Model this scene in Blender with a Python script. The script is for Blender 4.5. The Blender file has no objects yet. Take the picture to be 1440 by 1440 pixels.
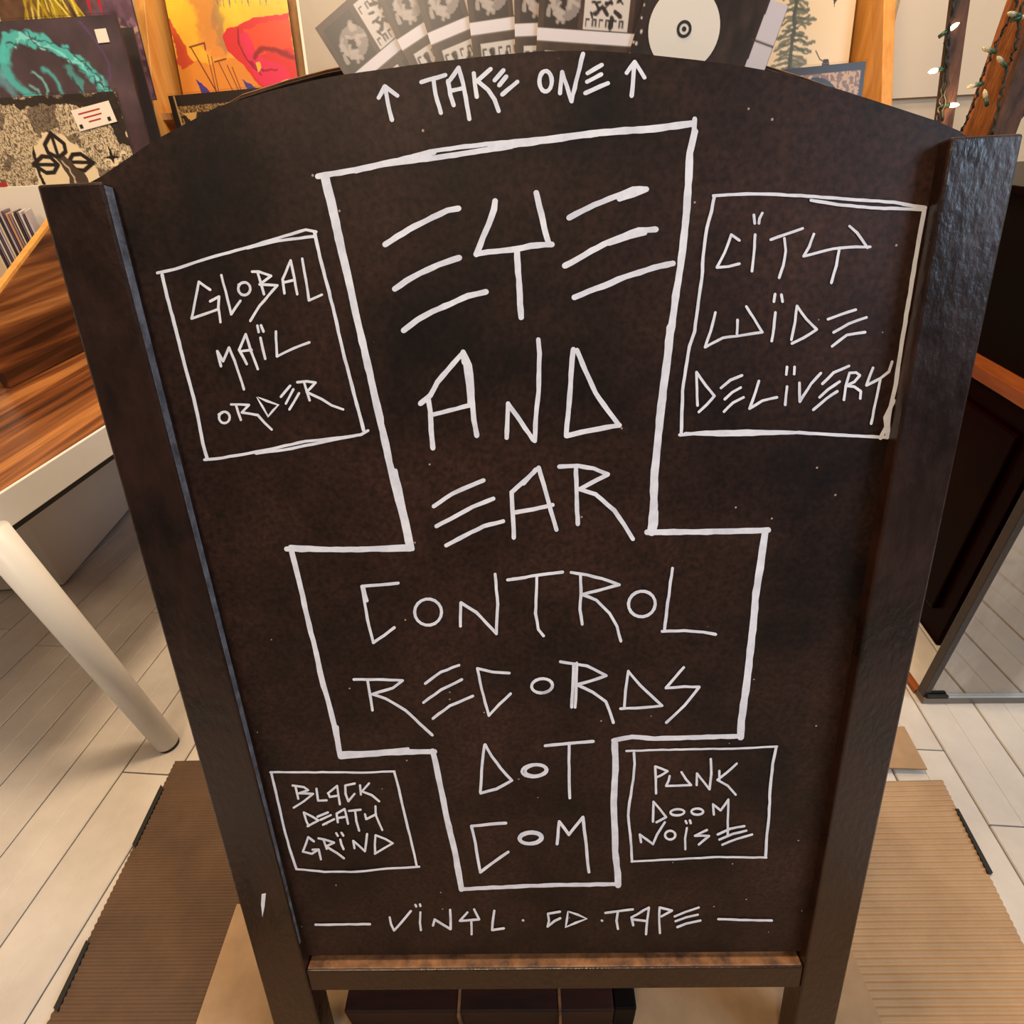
import bpy, bmesh, math, random
import numpy as np
from mathutils import Vector, Matrix

S = bpy.context.scene
COL = S.collection
rnd = random.Random(7)
# ------------------------------------------------------------------ camera
LPS = 0.315                                 # side of a twelve-inch sleeve
F = 800.0                                   # focal length in pixels of a 1440 wide frame
CAM = Vector((0.0003, -0.1806, 0.8677))
ROT = Matrix(((0.998966, 0.032912, 0.031369), (0.007757, 0.556467, -0.830833), (-0.0448, 0.830217, 0.555637)))
cd = bpy.data.cameras.new('camera')
cam = bpy.data.objects.new('camera', cd)
COL.objects.link(cam)
cam.matrix_world = Matrix.Translation(CAM) @ ROT.to_4x4()
cd.sensor_width = 36
cd.lens = F / 1440 * 36
cd.clip_start = 0.01
S.camera = cam
# ------------------------------------------------------------------ world, lights, exposure
w = bpy.data.worlds.new('world')
S.world = w
w.use_nodes = True
w.node_tree.nodes['Background'].inputs[0].default_value = (0.80, 0.72, 0.66, 1)
w.node_tree.nodes['Background'].inputs[1].default_value = 0.14
S.view_settings.view_transform = 'Standard'
S.view_settings.look = 'None'
S.view_settings.gamma = 1
S.view_settings.use_curve_mapping = False
S.view_settings.exposure = -0.1


def area(name, loc, target, sx, sy, power, color):
    l = bpy.data.lights.new(name, 'AREA')
    l.shape = 'RECTANGLE'
    l.size, l.size_y, l.energy, l.color = sx, sy, power, color
    o = bpy.data.objects.new(name, l)
    COL.objects.link(o)
    o.location = loc
    o.rotation_euler = (Vector(target) - Vector(loc)).to_track_quat('-Z', 'Y').to_euler()
    return o


area('window_daylight', (2.3, -1.0, 1.95), (0.2, -0.7, 1.1), 1.2, 0.9, 60, (0.60, 0.79, 1.0))
area('ceiling_lamp_or_fill', (-0.1, 0.55, 2.5), (-0.1, 0.9, 0), 0.3, 0.2, 40, (1.0, 0.76, 0.50))
area('ceiling_lamp_or_fill', (-0.95, 0.32, 2.5), (-0.7, 0.3, 0.0), 0.3, 0.2, 20, (1.0, 0.76, 0.50))
area('ceiling_lamp_or_fill', (-0.5, -1.5, 2.45), (0.0, 0.3, 0.5), 0.4, 0.3, 22, (1.0, 0.78, 0.56))  # fill light added to brighten the front of the board

area('ceiling_lamp_or_fill', (0.95, 1.35, 2.5), (0.95, 1.7, 0.9), 0.25, 0.25, 16, (1.0, 0.74, 0.46))  # extra warm light added to brighten the back wall on the right

# ------------------------------------------------------------------ measuring helpers: a pixel's sight line met with a real plane


def ray(x, y):
    return ROT @ Vector(((x - 720) / F, -(y - 720) / F, -1))


def onz(x, y, z=0.0):
    r = ray(x, y)
    return CAM + r * ((z - CAM.z) / r.z)


def ony(x, y, Y):
    r = ray(x, y)
    return CAM + r * ((Y - CAM.y) / r.y)


def onx(x, y, X):
    r = ray(x, y)
    return CAM + r * ((X - CAM.x) / r.x)


def onplane(x, y, p, n):
    r = ray(x, y)
    return CAM + r * ((p - CAM).dot(n) / r.dot(n))


TILT = math.radians(14.797)
BU = Vector((1, 0, 0))
BS = Vector((0, math.sin(TILT), math.cos(TILT)))
BN = Vector((0, -math.cos(TILT), math.sin(TILT)))


def board(u, s, n=0.0):
    return BU * u + BS * s + BN * n


def uv_board(x, y, n=0.0):
    p = onplane(x, y, BN * n, BN)
    return p.x, p.dot(BS)


# ------------------------------------------------------------------ object helpers
def tag(o, label=None, cat=None, group=None, kind=None):
    if label: o['label'] = label
    if cat: o['category'] = cat
    if group: o['group'] = group
    if kind: o['kind'] = kind
    return o


def thing(name, label, cat, loc=(0, 0, 0), group=None):
    o = bpy.data.objects.new(name, None)
    COL.objects.link(o)
    o.location = loc
    o.empty_display_size = 0.05
    return tag(o, label, cat, group)


def link(name, me, m, parent=None):
    o = bpy.data.objects.new(name, me)
    COL.objects.link(o)
    if m is not None and not me.materials:
        me.materials.append(m)
    if parent is not None:
        o.parent = parent
        o.matrix_parent_inverse = Matrix.Translation(-parent.location) if parent.type == 'EMPTY' else Matrix()
    return o


def mesh(name, verts, faces, m, parent=None, smooth=False):
    me = bpy.data.meshes.new(name)
    me.from_pydata([tuple(v) for v in verts], [], faces)
    bm = bmesh.new()
    bm.from_mesh(me)
    bmesh.ops.recalc_face_normals(bm, faces=bm.faces[:])
    bm.to_mesh(me)
    bm.free()
    if smooth:
        me.polygons.foreach_set('use_smooth', [True] * len(me.polygons))
    return link(name, me, m, parent)


def bevel(o, wdt=0.002, seg=2):
    b = o.modifiers.new('bevel', 'BEVEL')
    b.width, b.segments, b.limit_method = wdt, seg, 'ANGLE'
    return o


def prism(name, outline, offs, m, parent=None, bev=0.0):
    """outline: world points in order; offs: extrusion vector"""
    n = len(outline)
    v = [Vector(p) for p in outline] + [Vector(p) + offs for p in outline]
    f = [list(range(n)), list(range(2 * n - 1, n - 1, -1))] + [[i, (i + 1) % n, n + (i + 1) % n, n + i] for i in range(n)]
    o = mesh(name, v, f, m, parent)
    if bev: bevel(o, bev)
    return o


def box(name, a, b, m, parent=None, bev=0.0):
    x0, y0, z0 = a
    x1, y1, z1 = b
    return prism(name, [(x0, y0, z0), (x1, y0, z0), (x1, y1, z0), (x0, y1, z0)], Vector((0, 0, z1 - z0)), m, parent, bev)


def frame_box(name, o, ux, uy, uz, sx, sy, sz, m, parent=None, bev=0.0):
    """box from corner o along unit vectors"""
    pts = [o, o + ux * sx, o + ux * sx + uy * sy, o + uy * sy]
    return prism(name, pts, uz * sz, m, parent, bev)


def tube(name, pts, rads, m, parent=None, n=12, caps=True):
    v, f = [], []
    pts = [Vector(p) for p in pts]
    if not hasattr(rads, '__len__'): rads = [rads] * len(pts)
    ref = Vector((0, 0, 1))
    for i, p in enumerate(pts):
        t = (pts[min(i + 1, len(pts) - 1)] - pts[max(i - 1, 0)]).normalized()
        if abs(t.dot(ref)) > 0.95: a = t.cross(Vector((1, 0, 0))).normalized()
        else: a = t.cross(ref).normalized()
        b = t.cross(a)
        for k in range(n):
            an = 2 * math.pi * k / n
            v.append(p + (a * math.cos(an) + b * math.sin(an)) * rads[i])
    for i in range(len(pts) - 1):
        for k in range(n):
            f.append([i * n + k, i * n + (k + 1) % n, (i + 1) * n + (k + 1) % n, (i + 1) * n + k])
    if caps:
        f.append(list(range(n)))
        f.append(list(range((len(pts) - 1) * n, len(pts) * n)))
    return mesh(name, v, f, m, parent, smooth=True)


# ------------------------------------------------------------------ materials
def lin(c):
    return tuple((x / 255 / 12.92 if x / 255 <= 0.04045 else ((x / 255 + 0.055) / 1.055) ** 2.4) for x in c)


def mat(name, c1, c2=None, scale=20.0, stretch=(1, 1, 1), rough=0.5, bump=0.0, bscale=60.0, detail=6.0, lo=0.35, hi=0.65, spec=0.5, metal=0.0, rough2=None, coat=0.0):
    m = bpy.data.materials.new(name)
    m.use_nodes = True
    nt = m.node_tree
    N, L = nt.nodes, nt.links
    p = N['Principled BSDF']
    p.inputs['Roughness'].default_value = rough
    p.inputs['Specular IOR Level'].default_value = spec
    p.inputs['Metallic'].default_value = metal
    p.inputs['Coat Weight'].default_value = coat
    p.inputs['Coat Roughness'].default_value = 0.12
    a = lin(c1)
    p.inputs['Base Color'].default_value = (*a, 1)
    tc = N.new('ShaderNodeTexCoord')
    mp = N.new('ShaderNodeMapping')
    L.new(tc.outputs['Object'], mp.inputs[0])
    mp.inputs['Scale'].default_value = stretch
    if c2 is not None:
        nz = N.new('ShaderNodeTexNoise')
        nz.inputs['Scale'].default_value = scale
        nz.inputs['Detail'].default_value = detail
        nz.inputs['Roughness'].default_value = 0.65
        L.new(mp.outputs[0], nz.inputs['Vector'])
        r = N.new('ShaderNodeValToRGB')
        r.color_ramp.elements[0].position = lo
        r.color_ramp.elements[1].position = hi
        r.color_ramp.elements[0].color = (*a, 1)
        r.color_ramp.elements[1].color = (*lin(c2), 1)
        L.new(nz.outputs[0], r.inputs[0])
        L.new(r.outputs[0], p.inputs['Base Color'])
        if rough2 is not None:
            mr = N.new('ShaderNodeMapRange')
            mr.inputs[1].default_value, mr.inputs[2].default_value = lo, hi
            mr.inputs[3].default_value, mr.inputs[4].default_value = rough, rough2
            L.new(nz.outputs[0], mr.inputs[0])
            L.new(mr.outputs[0], p.inputs['Roughness'])
    if bump:
        b = N.new('ShaderNodeBump')
        b.inputs['Strength'].default_value = 1.0
        b.inputs['Distance'].default_value = bump
        n2 = N.new('ShaderNodeTexNoise')
        n2.inputs['Scale'].default_value = bscale
        n2.inputs['Detail'].default_value = 5
        L.new(mp.outputs[0], n2.inputs['Vector'])
        L.new(n2.outputs[0], b.inputs['Height'])
        L.new(b.outputs[0], p.inputs['Normal'])
    return m


M = {}
M['stain'] = mat('dark_stained_wood', (17, 8, 5), (48, 24, 14), 14, (1.8, 1, 1), 0.22, 0.0006, 110, rough2=0.42, lo=0.3, hi=0.7)
M['panel'] = mat('chalkboard', (16, 9, 7), (62, 39, 30), 8, (1, 1, 1), 0.48, 0.00004, 900, detail=14, lo=0.3, hi=0.75, spec=0.22)
def panel_mat():
    m = M['panel']
    nt = m.node_tree
    N, L = nt.nodes, nt.links
    p = N['Principled BSDF']
    src = p.inputs['Base Color'].links[0].from_socket
    tc = [n for n in N if n.type == 'TEX_COORD'][0]
    fine = N.new('ShaderNodeTexNoise')
    fine.inputs['Scale'].default_value = 260
    fine.inputs['Detail'].default_value = 4
    L.new(tc.outputs['Object'], fine.inputs['Vector'])
    mr = N.new('ShaderNodeMapRange')
    mr.inputs[1].default_value, mr.inputs[2].default_value = 0.32, 0.68
    mr.inputs[3].default_value, mr.inputs[4].default_value = 0.6, 1.38
    L.new(fine.outputs[0], mr.inputs[0])
    mx = N.new('ShaderNodeMix')
    mx.data_type, mx.blend_type = 'RGBA', 'MULTIPLY'
    mx.inputs[0].default_value = 1.0
    L.new(src, mx.inputs[6])
    L.new(mr.outputs[0], mx.inputs[7])
    vo = N.new('ShaderNodeTexVoronoi')                     # sparse pale dust specks
    vo.inputs['Scale'].default_value = 70
    L.new(tc.outputs['Object'], vo.inputs['Vector'])
    lt = N.new('ShaderNodeMath')
    lt.operation = 'LESS_THAN'
    lt.inputs[1].default_value = 0.055
    L.new(vo.outputs['Distance'], lt.inputs[0])
    sc = N.new('ShaderNodeSeparateColor')
    L.new(vo.outputs['Color'], sc.inputs[0])
    gt = N.new('ShaderNodeMath')
    gt.operation = 'GREATER_THAN'
    gt.inputs[1].default_value = 0.72
    L.new(sc.outputs[0], gt.inputs[0])
    ml = N.new('ShaderNodeMath')
    ml.operation = 'MULTIPLY'
    L.new(lt.outputs[0], ml.inputs[0])
    L.new(gt.outputs[0], ml.inputs[1])
    m2 = N.new('ShaderNodeMix')
    m2.data_type = 'RGBA'
    L.new(ml.outputs[0], m2.inputs[0])
    L.new(mx.outputs[2], m2.inputs[6])
    m2.inputs[7].default_value = (*lin((176, 150, 130)), 1)
    L.new(m2.outputs[2], p.inputs['Base Color'])


panel_mat()
M['edge'] = mat('worn_or_gap_edge', (62, 38, 24), (136, 92, 56), 40, (1, 1, 1), 0.55, 0.0004, 200)
M['marker'] = mat('white_paint_marker', (216, 217, 228), (242, 242, 250), 60, (1, 1, 1), 0.6)
M['plank'] = mat('painted_floorboard', (184, 175, 165), (204, 195, 185), 5, (1, 1, 1), 0.42, 0.0002, 60)
M['subfloor'] = mat('gap_dark', (50, 36, 26), rough=0.9)
M['wall'] = mat('cream_wall', (214, 200, 178), (222, 209, 188), 3, rough=0.8)
M['board'] = mat('foam_board', (226, 214, 196), rough=0.7)
M['white'] = mat('white_powder_coat', (212, 211, 210), (220, 219, 218), 4, rough=0.38)
M['cabwhite'] = mat('pale_laminate', (196, 184, 170), (206, 194, 180), 2, rough=0.5)
M['rubber'] = mat('black_rubber', (18, 16, 15), rough=0.7)
M['pine'] = mat('orange_pine', (206, 138, 62), (228, 164, 84), 6, (8, 8, 0.7), 0.42, 0.0002, 80)
M['ply'] = mat('birch_ply', (176, 130, 84), (196, 150, 100), 6, (10, 10, 0.7), 0.5)
M['kraft_dark'] = mat('dark_cardboard', (82, 60, 42), (100, 74, 52), 9, rough=0.75, bump=0.0002)
M['kraft'] = mat('cardboard', (156, 124, 90), (172, 140, 104), 9, rough=0.75, bump=0.0002)
M['kraft_light'] = mat('smooth_cardboard', (150, 120, 88), (164, 132, 98), 30, rough=0.7)
M['lacquer'] = mat('dark_lacquer', (8, 0, 0), (22, 1, 1), 3, rough=0.3, spec=0.03)
M['black'] = mat('black_cavity', (6, 2, 2), rough=0.6, spec=0.1)
M['trimwood'] = mat('mahogany_trim', (120, 58, 26), (150, 80, 36), 10, (6, 1, 6), 0.35)
M['driftwood'] = mat('rough_dark_timber', (52, 32, 22), (96, 62, 42), 14, (5, 5, 1), 0.7, 0.002, 60)
M['oldpine'] = mat('old_orange_timber', (126, 70, 34), (184, 112, 56), 10, (6, 6, 1), 0.6, 0.0015, 50)
M['wire'] = mat('green_black_wire', (22, 26, 18), rough=0.5)
M['bulb_off'] = mat('clear_bulb', (170, 160, 130), rough=0.15)
M['socket'] = mat('green_socket', (40, 70, 52), rough=0.4)
M['pale_lit'] = mat('painted_window_light', (60, 58, 62), (110, 108, 114), 60, (1, 1, 1), 0.6, 0.0006, 300)  # pale tone with window light painted in, for the left post
M['crate'] = mat('dark_red_wood', (26, 10, 7), (48, 18, 12), 12, (1, 6, 6), 0.6, spec=0.2)
M['steel'] = mat('dull_metal', (120, 112, 104), rough=0.35, metal=0.8)
M['sleeve_edge'] = mat('sleeve_edge', (58, 50, 48), rough=0.4)
M['paper'] = mat('white_sticker', (226, 214, 198), rough=0.5)
M['grey_sleeve'] = mat('grey_inner_sleeve', (150, 136, 122), (160, 147, 132), 3, rough=0.35)
M['red'] = mat('red_print', (176, 40, 34), rough=0.4)


def emit(name, c, s):
    m = bpy.data.materials.new(name)
    m.use_nodes = True
    p = m.node_tree.nodes['Principled BSDF']
    p.inputs['Base Color'].default_value = (*c, 1)
    p.inputs['Emission Color'].default_value = (*c, 1)
    p.inputs['Emission Strength'].default_value = s
    return m


M['bulb_on'] = emit('lit_bulb', (1.0, 0.62, 0.36), 9)


def glass(name, tint, mixf, rough):
    m = bpy.data.materials.new(name)
    m.use_nodes = True
    nt = m.node_tree
    N, L = nt.nodes, nt.links
    out = N['Material Output']
    N.remove(N['Principled BSDF'])
    t = N.new('ShaderNodeBsdfTransparent')
    t.inputs[0].default_value = tint
    g = N.new('ShaderNodeBsdfGlossy')
    g.inputs['Roughness'].default_value = rough
    lw = N.new('ShaderNodeLayerWeight')
    lw.inputs[0].default_value = 0.5
    fr = N.new('ShaderNodeMath')
    fr.operation = 'POWER'
    fr.inputs[1].default_value = 5
    L.new(lw.outputs['Facing'], fr.inputs[0])
    ad = N.new('ShaderNodeMath')
    ad.operation = 'MULTIPLY_ADD'
    ad.inputs[1].default_value = 1.0
    ad.inputs[2].default_value = mixf
    L.new(fr.outputs[0], ad.inputs[0])
    mx = N.new('ShaderNodeMixShader')
    L.new(ad.outputs[0], mx.inputs[0])
    L.new(t.outputs[0], mx.inputs[1])
    L.new(g.outputs[0], mx.inputs[2])
    L.new(mx.outputs[0], out.inputs[0])
    return m


M['glass'] = glass('clear_glass', (0.93, 0.96, 0.94, 1), 0.05, 0.03)
M['plastic'] = glass('clear_plastic_sleeve', (0.97, 0.97, 0.97, 1), 0.0, 0.2)


def wood_top():
    m = bpy.data.materials.new('striped_table_wood')
    m.use_nodes = True
    nt = m.node_tree
    N, L = nt.nodes, nt.links
    p = N['Principled BSDF']
    tc = N.new('ShaderNodeTexCoord')
    mp = N.new('ShaderNodeMapping')
    mp.inputs['Scale'].default_value = (1, 0.06, 1)
    mp.inputs['Rotation'].default_value = (0, 0, 0.08)
    L.new(tc.outputs['Object'], mp.inputs[0])
    n1 = N.new('ShaderNodeTexNoise')
    n1.inputs['Scale'].default_value = 26
    n1.inputs['Detail'].default_value = 3
    n1.inputs['Distortion'].default_value = 0.6
    L.new(mp.outputs[0], n1.inputs['Vector'])
    r = N.new('ShaderNodeValToRGB')
    cr = r.color_ramp
    cr.elements[0].position, cr.elements[0].color = 0.36, (*lin((54, 26, 12)), 1)
    cr.elements[1].position, cr.elements[1].color = 0.62, (*lin((170, 110, 58)), 1)
    e = cr.elements.new(0.47)
    e.color = (*lin((112, 62, 30)), 1)
    L.new(n1.outputs[0], r.inputs[0])
    mp2 = N.new('ShaderNodeMapping')
    mp2.inputs['Scale'].default_value = (1, 0.03, 1)
    L.new(tc.outputs['Object'], mp2.inputs[0])
    n2 = N.new('ShaderNodeTexNoise')
    n2.inputs['Scale'].default_value = 240
    L.new(mp2.outputs[0], n2.inputs['Vector'])
    mx = N.new('ShaderNodeMix')
    mx.data_type = 'RGBA'
    mx.blend_type = 'MULTIPLY'
    mx.inputs[0].default_value = 0.5
    L.new(r.outputs[0], mx.inputs[6])
    L.new(n2.outputs[1], mx.inputs[7])
    r2 = N.new('ShaderNodeValToRGB')
    r2.color_ramp.elements[0].color = (0.45, 0.45, 0.45, 1)
    r2.color_ramp.elements[1].color = (1.2, 1.2, 1.2, 1)
    r2.color_ramp.elements[0].position, r2.color_ramp.elements[1].position = 0.35, 0.6
    L.new(n2.outputs[0], r2.inputs[0])
    L.new(r2.outputs[0], mx.inputs[7])
    L.new(mx.outputs[2], p.inputs['Base Color'])
    p.inputs['Roughness'].default_value = 0.35
    return m


M['tabletop'] = wood_top()


def print_mat():
    m = bpy.data.materials.new('printed_paper')
    m.use_nodes = True
    nt = m.node_tree
    a = nt.nodes.new('ShaderNodeAttribute')
    a.attribute_name = 'ink'
    p = nt.nodes['Principled BSDF']
    nt.links.new(a.outputs['Color'], p.inputs['Base Color'])
    p.inputs['Roughness'].default_value = 0.32
    return m


M['print'] = print_mat()

# ------------------------------------------------------------------ room shell
PD = Vector((0.0801, 0.9968, 0))            # run of the floorboards
PN = Vector((0.9968, -0.0801, 0))
fl = box('floor', (-2.6, -1.3, -0.03), (2.6, 2.1, -0.013), M['subfloor'])
fl['kind'] = 'structure'
WP, LP = 0.097, 1.18
c, h, g = 0.0014, 0.012, 0.0012


def plank_mesh():
    y0, y1 = g, LP - g
    mid = WP * 0.5
    prof = [(g, -h), (g, -c), (g + c, 0), (mid - 0.0009, 0), (mid, -0.0008), (mid + 0.0009, 0), (WP - g - c, 0), (WP - g, -c), (WP - g, -h)]
    n = len(prof)
    v = [(x, y0, z) for x, z in prof] + [(x, y1, z) for x, z in prof]
    f = [[k, (k + 1) % n, n + (k + 1) % n, n + k] for k in range(n)] + [list(range(n))[::-1], list(range(n, 2 * n))]
    me = bpy.data.meshes.new('plank')
    me.from_pydata(v, [], f)
    bm = bmesh.new()
    bm.from_mesh(me)
    bmesh.ops.recalc_face_normals(bm, faces=bm.faces[:])
    bm.to_mesh(me)
    bm.free()
    me.materials.append(M['plank'])
    return me


pm = plank_mesh()
rot = math.atan2(-PD.x, PD.y)
row0 = 0.629
for r in range(-31, 18):
    off = row0 + r * WP
    ph = {0: 0.31, -14: 0.31, -13: 1.02}.get(r, rnd.random() * LP)
    y = ph - 2 * LP
    while y < 2.0:
        p = PN * off + PD * y
        if y + LP > -0.9 and p.x > -2.35 and p.x < 2.2 and y < 2.0:
            o = bpy.data.objects.new('plank', pm)
            COL.objects.link(o)
            o.parent = fl
            o.location = (p.x, p.y, rnd.uniform(-0.0004, 0.0))
            o.rotation_euler = (0, 0, rot)
            if p.y + LP > 2.09:
                o.scale = (1, max(0.05, (2.085 - p.y) / LP), 1)
        y += LP
for nm, a, b in (('wall_back', (-2.6, 2.1, -0.03), (2.6, 2.2, 2.6)), ('wall_left', (-2.7, -1.3, -0.03), (-2.6, 2.2, 2.6)),
                 ('wall_right', (2.6, 0.2, -0.03), (2.7, 2.2, 2.6)), ('ceiling', (-2.7, -1.3, 2.6), (2.7, 2.2, 2.7))):
    box(nm, a, b, M['wall'])['kind'] = 'structure'
box('baseboard_back', (-2.6, 2.08, 0.0), (2.6, 2.1, 0.12), M['board'])['kind'] = 'structure'

# ------------------------------------------------------------------ the A-frame board
STOP = 0.8827
SB = 0.0078
sign = thing('sandwich_board', 'dark brown arched A-frame chalkboard covered in white hand lettering, standing on cardboard', 'sandwich board')


def stile(pa_top, pa_bot, pb_top, pb_bot, n0, n1, parent, name='post'):
    """stile between two edges each given by two pixels on the front plane, run down to the floor"""
    E = []
    for (t, b) in ((pa_top, pa_bot), (pb_top, pb_bot)):
        u1, s1 = uv_board(*t)
        u2, s2 = uv_board(*b)
        k = (u1 - u2) / (s1 - s2)
        E.append((u1 + k * (STOP - s1), u1 + k * (SB - s1)))
    pts = [board(E[0][0], STOP, n0), board(E[1][0], STOP, n0), board(E[1][1], SB, n0), board(E[0][1], SB, n0)]
    o = prism(name, pts, BN * (n1 - n0), M['stain'], parent, 0.0018)
    return o, E


PT = -0.030
lp, EL = stile((49, 255), (371, 1394), (141, 250), (436, 1394), 0.0, PT, sign)
rp, ER = stile((1338, 195), (1126, 1394), (1440, 191), (1185, 1395), 0.0, PT, sign)
NP = -0.011
arc_px = [(120, 262), (144, 247), (214, 199), (306, 150), (380, 128), (440, 113), (482, 105), (612, 87), (700, 77), (760, 72), (830, 71), (894, 75), (978, 84), (1033, 91),
          (1100, 103), (1172, 123), (1253, 149), (1314, 169), (1349, 184), (1372, 198)]
arc = [uv_board(x, y, NP) for x, y in arc_px]
ub = [EL[0][0] + 0.03, ER[1][0] - 0.03]
lowu = [EL[1][1] - 0.012, ER[0][1] + 0.012]


def side_u(E, s):
    return E[1] + (E[0] - E[1]) * (s - SB) / (STOP - SB)


outl = [board(u, s, NP) for u, s in arc] + [board(side_u(ER[0], 0.17) + 0.012, 0.17, NP), board(side_u(EL[1], 0.17) - 0.012, 0.17, NP)]
outl[0] = board(side_u(EL[1], STOP) - 0.02, arc[0][1], NP)
outl[len(arc) - 1] = board(side_u(ER[0], STOP) + 0.02, arc[-1][1], NP)
panel = prism('panel', outl, BN * -0.006, M['panel'], sign)
tag(panel, 'dark brown writing surface with white paint-marker lettering')
# bottom rail
s0, s1 = uv_board(778, 1394)[1], uv_board(778, 1366)[1]
rail = prism('bottom_rail', [board(side_u(EL[1], s0), s0, -0.002), board(side_u(ER[0], s0), s0, -0.002), board(side_u(ER[0], s1), s1, -0.002), board(side_u(EL[1], s1), s1, -0.002)],
             BN * -0.022, M['stain'], sign, 0.0012)
# worn ledge on the rail
ledge = prism('ledge', [board(side_u(EL[1], s1) + 0.001, s1, -0.0035), board(side_u(ER[0], s1) - 0.001, s1, -0.0035),
                        board(side_u(ER[0], s1) - 0.001, s1 + 0.001, -0.0045), board(side_u(EL[1], s1) + 0.001, s1 + 0.001, -0.0045)], BN * -0.0125, M['edge'], sign, 0.0008)
tag(ledge, 'worn orange-brown edge of the ledge')
# pale strip painting window light onto the left post's inner face
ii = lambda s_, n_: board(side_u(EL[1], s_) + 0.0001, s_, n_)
lit_edge = prism('lit_inner_strip', [ii(STOP - 0.002, -0.0015), ii(STOP - 0.002, -0.0085), ii(0.5, -0.007), ii(0.20, -0.005), ii(0.20, -0.0025), ii(0.5, -0.0018)], BU * 0.0006, M['pale_lit'], sign)
tag(lit_edge, 'pale strip of painted window light along the inner face of the left post')
# rear board, hinged at the top and leaning the other way
RT = math.radians(14.0)
RS = Vector((0, -math.sin(RT), math.cos(RT)))
RN = Vector((0, math.cos(RT), math.sin(RT)))
hinge = board(0, STOP, -0.030) + Vector((0, 0.034, 0))


def rear(u, d, n=0.0):
    return Vector((u, 0, 0)) + hinge - RS * d + RN * n


DL = (hinge.z - 0.0015) / RS.z
xl, xr = EL[0][0], ER[1][0]
rb = sign
for (a, b, a2, b2) in ((EL[0][0] + .006, EL[1][0], EL[0][1], EL[1][1]), (ER[0][0], ER[1][0] - .006, ER[0][1], ER[1][1])):
    prism('rear_post', [rear(a, 0.012), rear(b, 0.012), rear(b2, DL), rear(a2, DL)], RN * 0.024, M['stain'], rb, 0.0015)
arcr = []
for (x, y) in arc_px[1:-1]:
    u, s = uv_board(x, y, NP)
    arcr.append((u, s - STOP + 0.0085))
ro = [rear(u, -(ds), 0.008) for u, ds in arcr] + [rear(ER[0][1] + 0.005, 0.70, 0.008), rear(EL[1][1] - 0.005, 0.70, 0.008)]
prism('rear_panel', ro, RN * 0.004, M['panel'], rb)
tag(prism('raw_edge_layer', [p + RN * 0.0041 + (RS * 0.0012 if i < len(arcr) else RS * 0) for i, p in enumerate(ro)], RN * 0.003, M['edge'], rb), 'raw light brown edge layer of the rear panel')
prism('rear_rail', [rear(EL[1][1] - 0.005, 0.70, 0.002), rear(ER[0][1] + 0.005, 0.70, 0.002), rear(ER[0][1] + 0.005, 0.74, 0.002), rear(EL[1][1] - 0.005, 0.74, 0.002)], RN * 0.02, M['stain'], rb)
for sx in (-0.20, 0.20):
    tube('hinge', [board(sx - 0.02, 0.80, -0.036), board(sx + 0.02, 0.80, -0.036)], 0.004, M['steel'], rb)

# ------------------------------------------------------------------ lettering: ribbons of paint on the panel
R = {'a': (480, 60, 4), 'b': (680, 60, 4), 'c': (200, 300, 4), 'd': (500, 240, 4.8), 'e': (740, 240, 4.8), 'f': (560, 460, 4), 'g': (940, 260, 3.789), 'h': (380, 740, 4),
     'i': (720, 720, 3.789), 'j': (370, 1040, 5.76), 'k': (600, 1020, 4.8), 'l': (850, 1020, 5.538), 'm': (420, 1250, 4.235), 'n': (740, 1250, 4), 'p': (0, 0, 1)}
lift = [0.00030]


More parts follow.
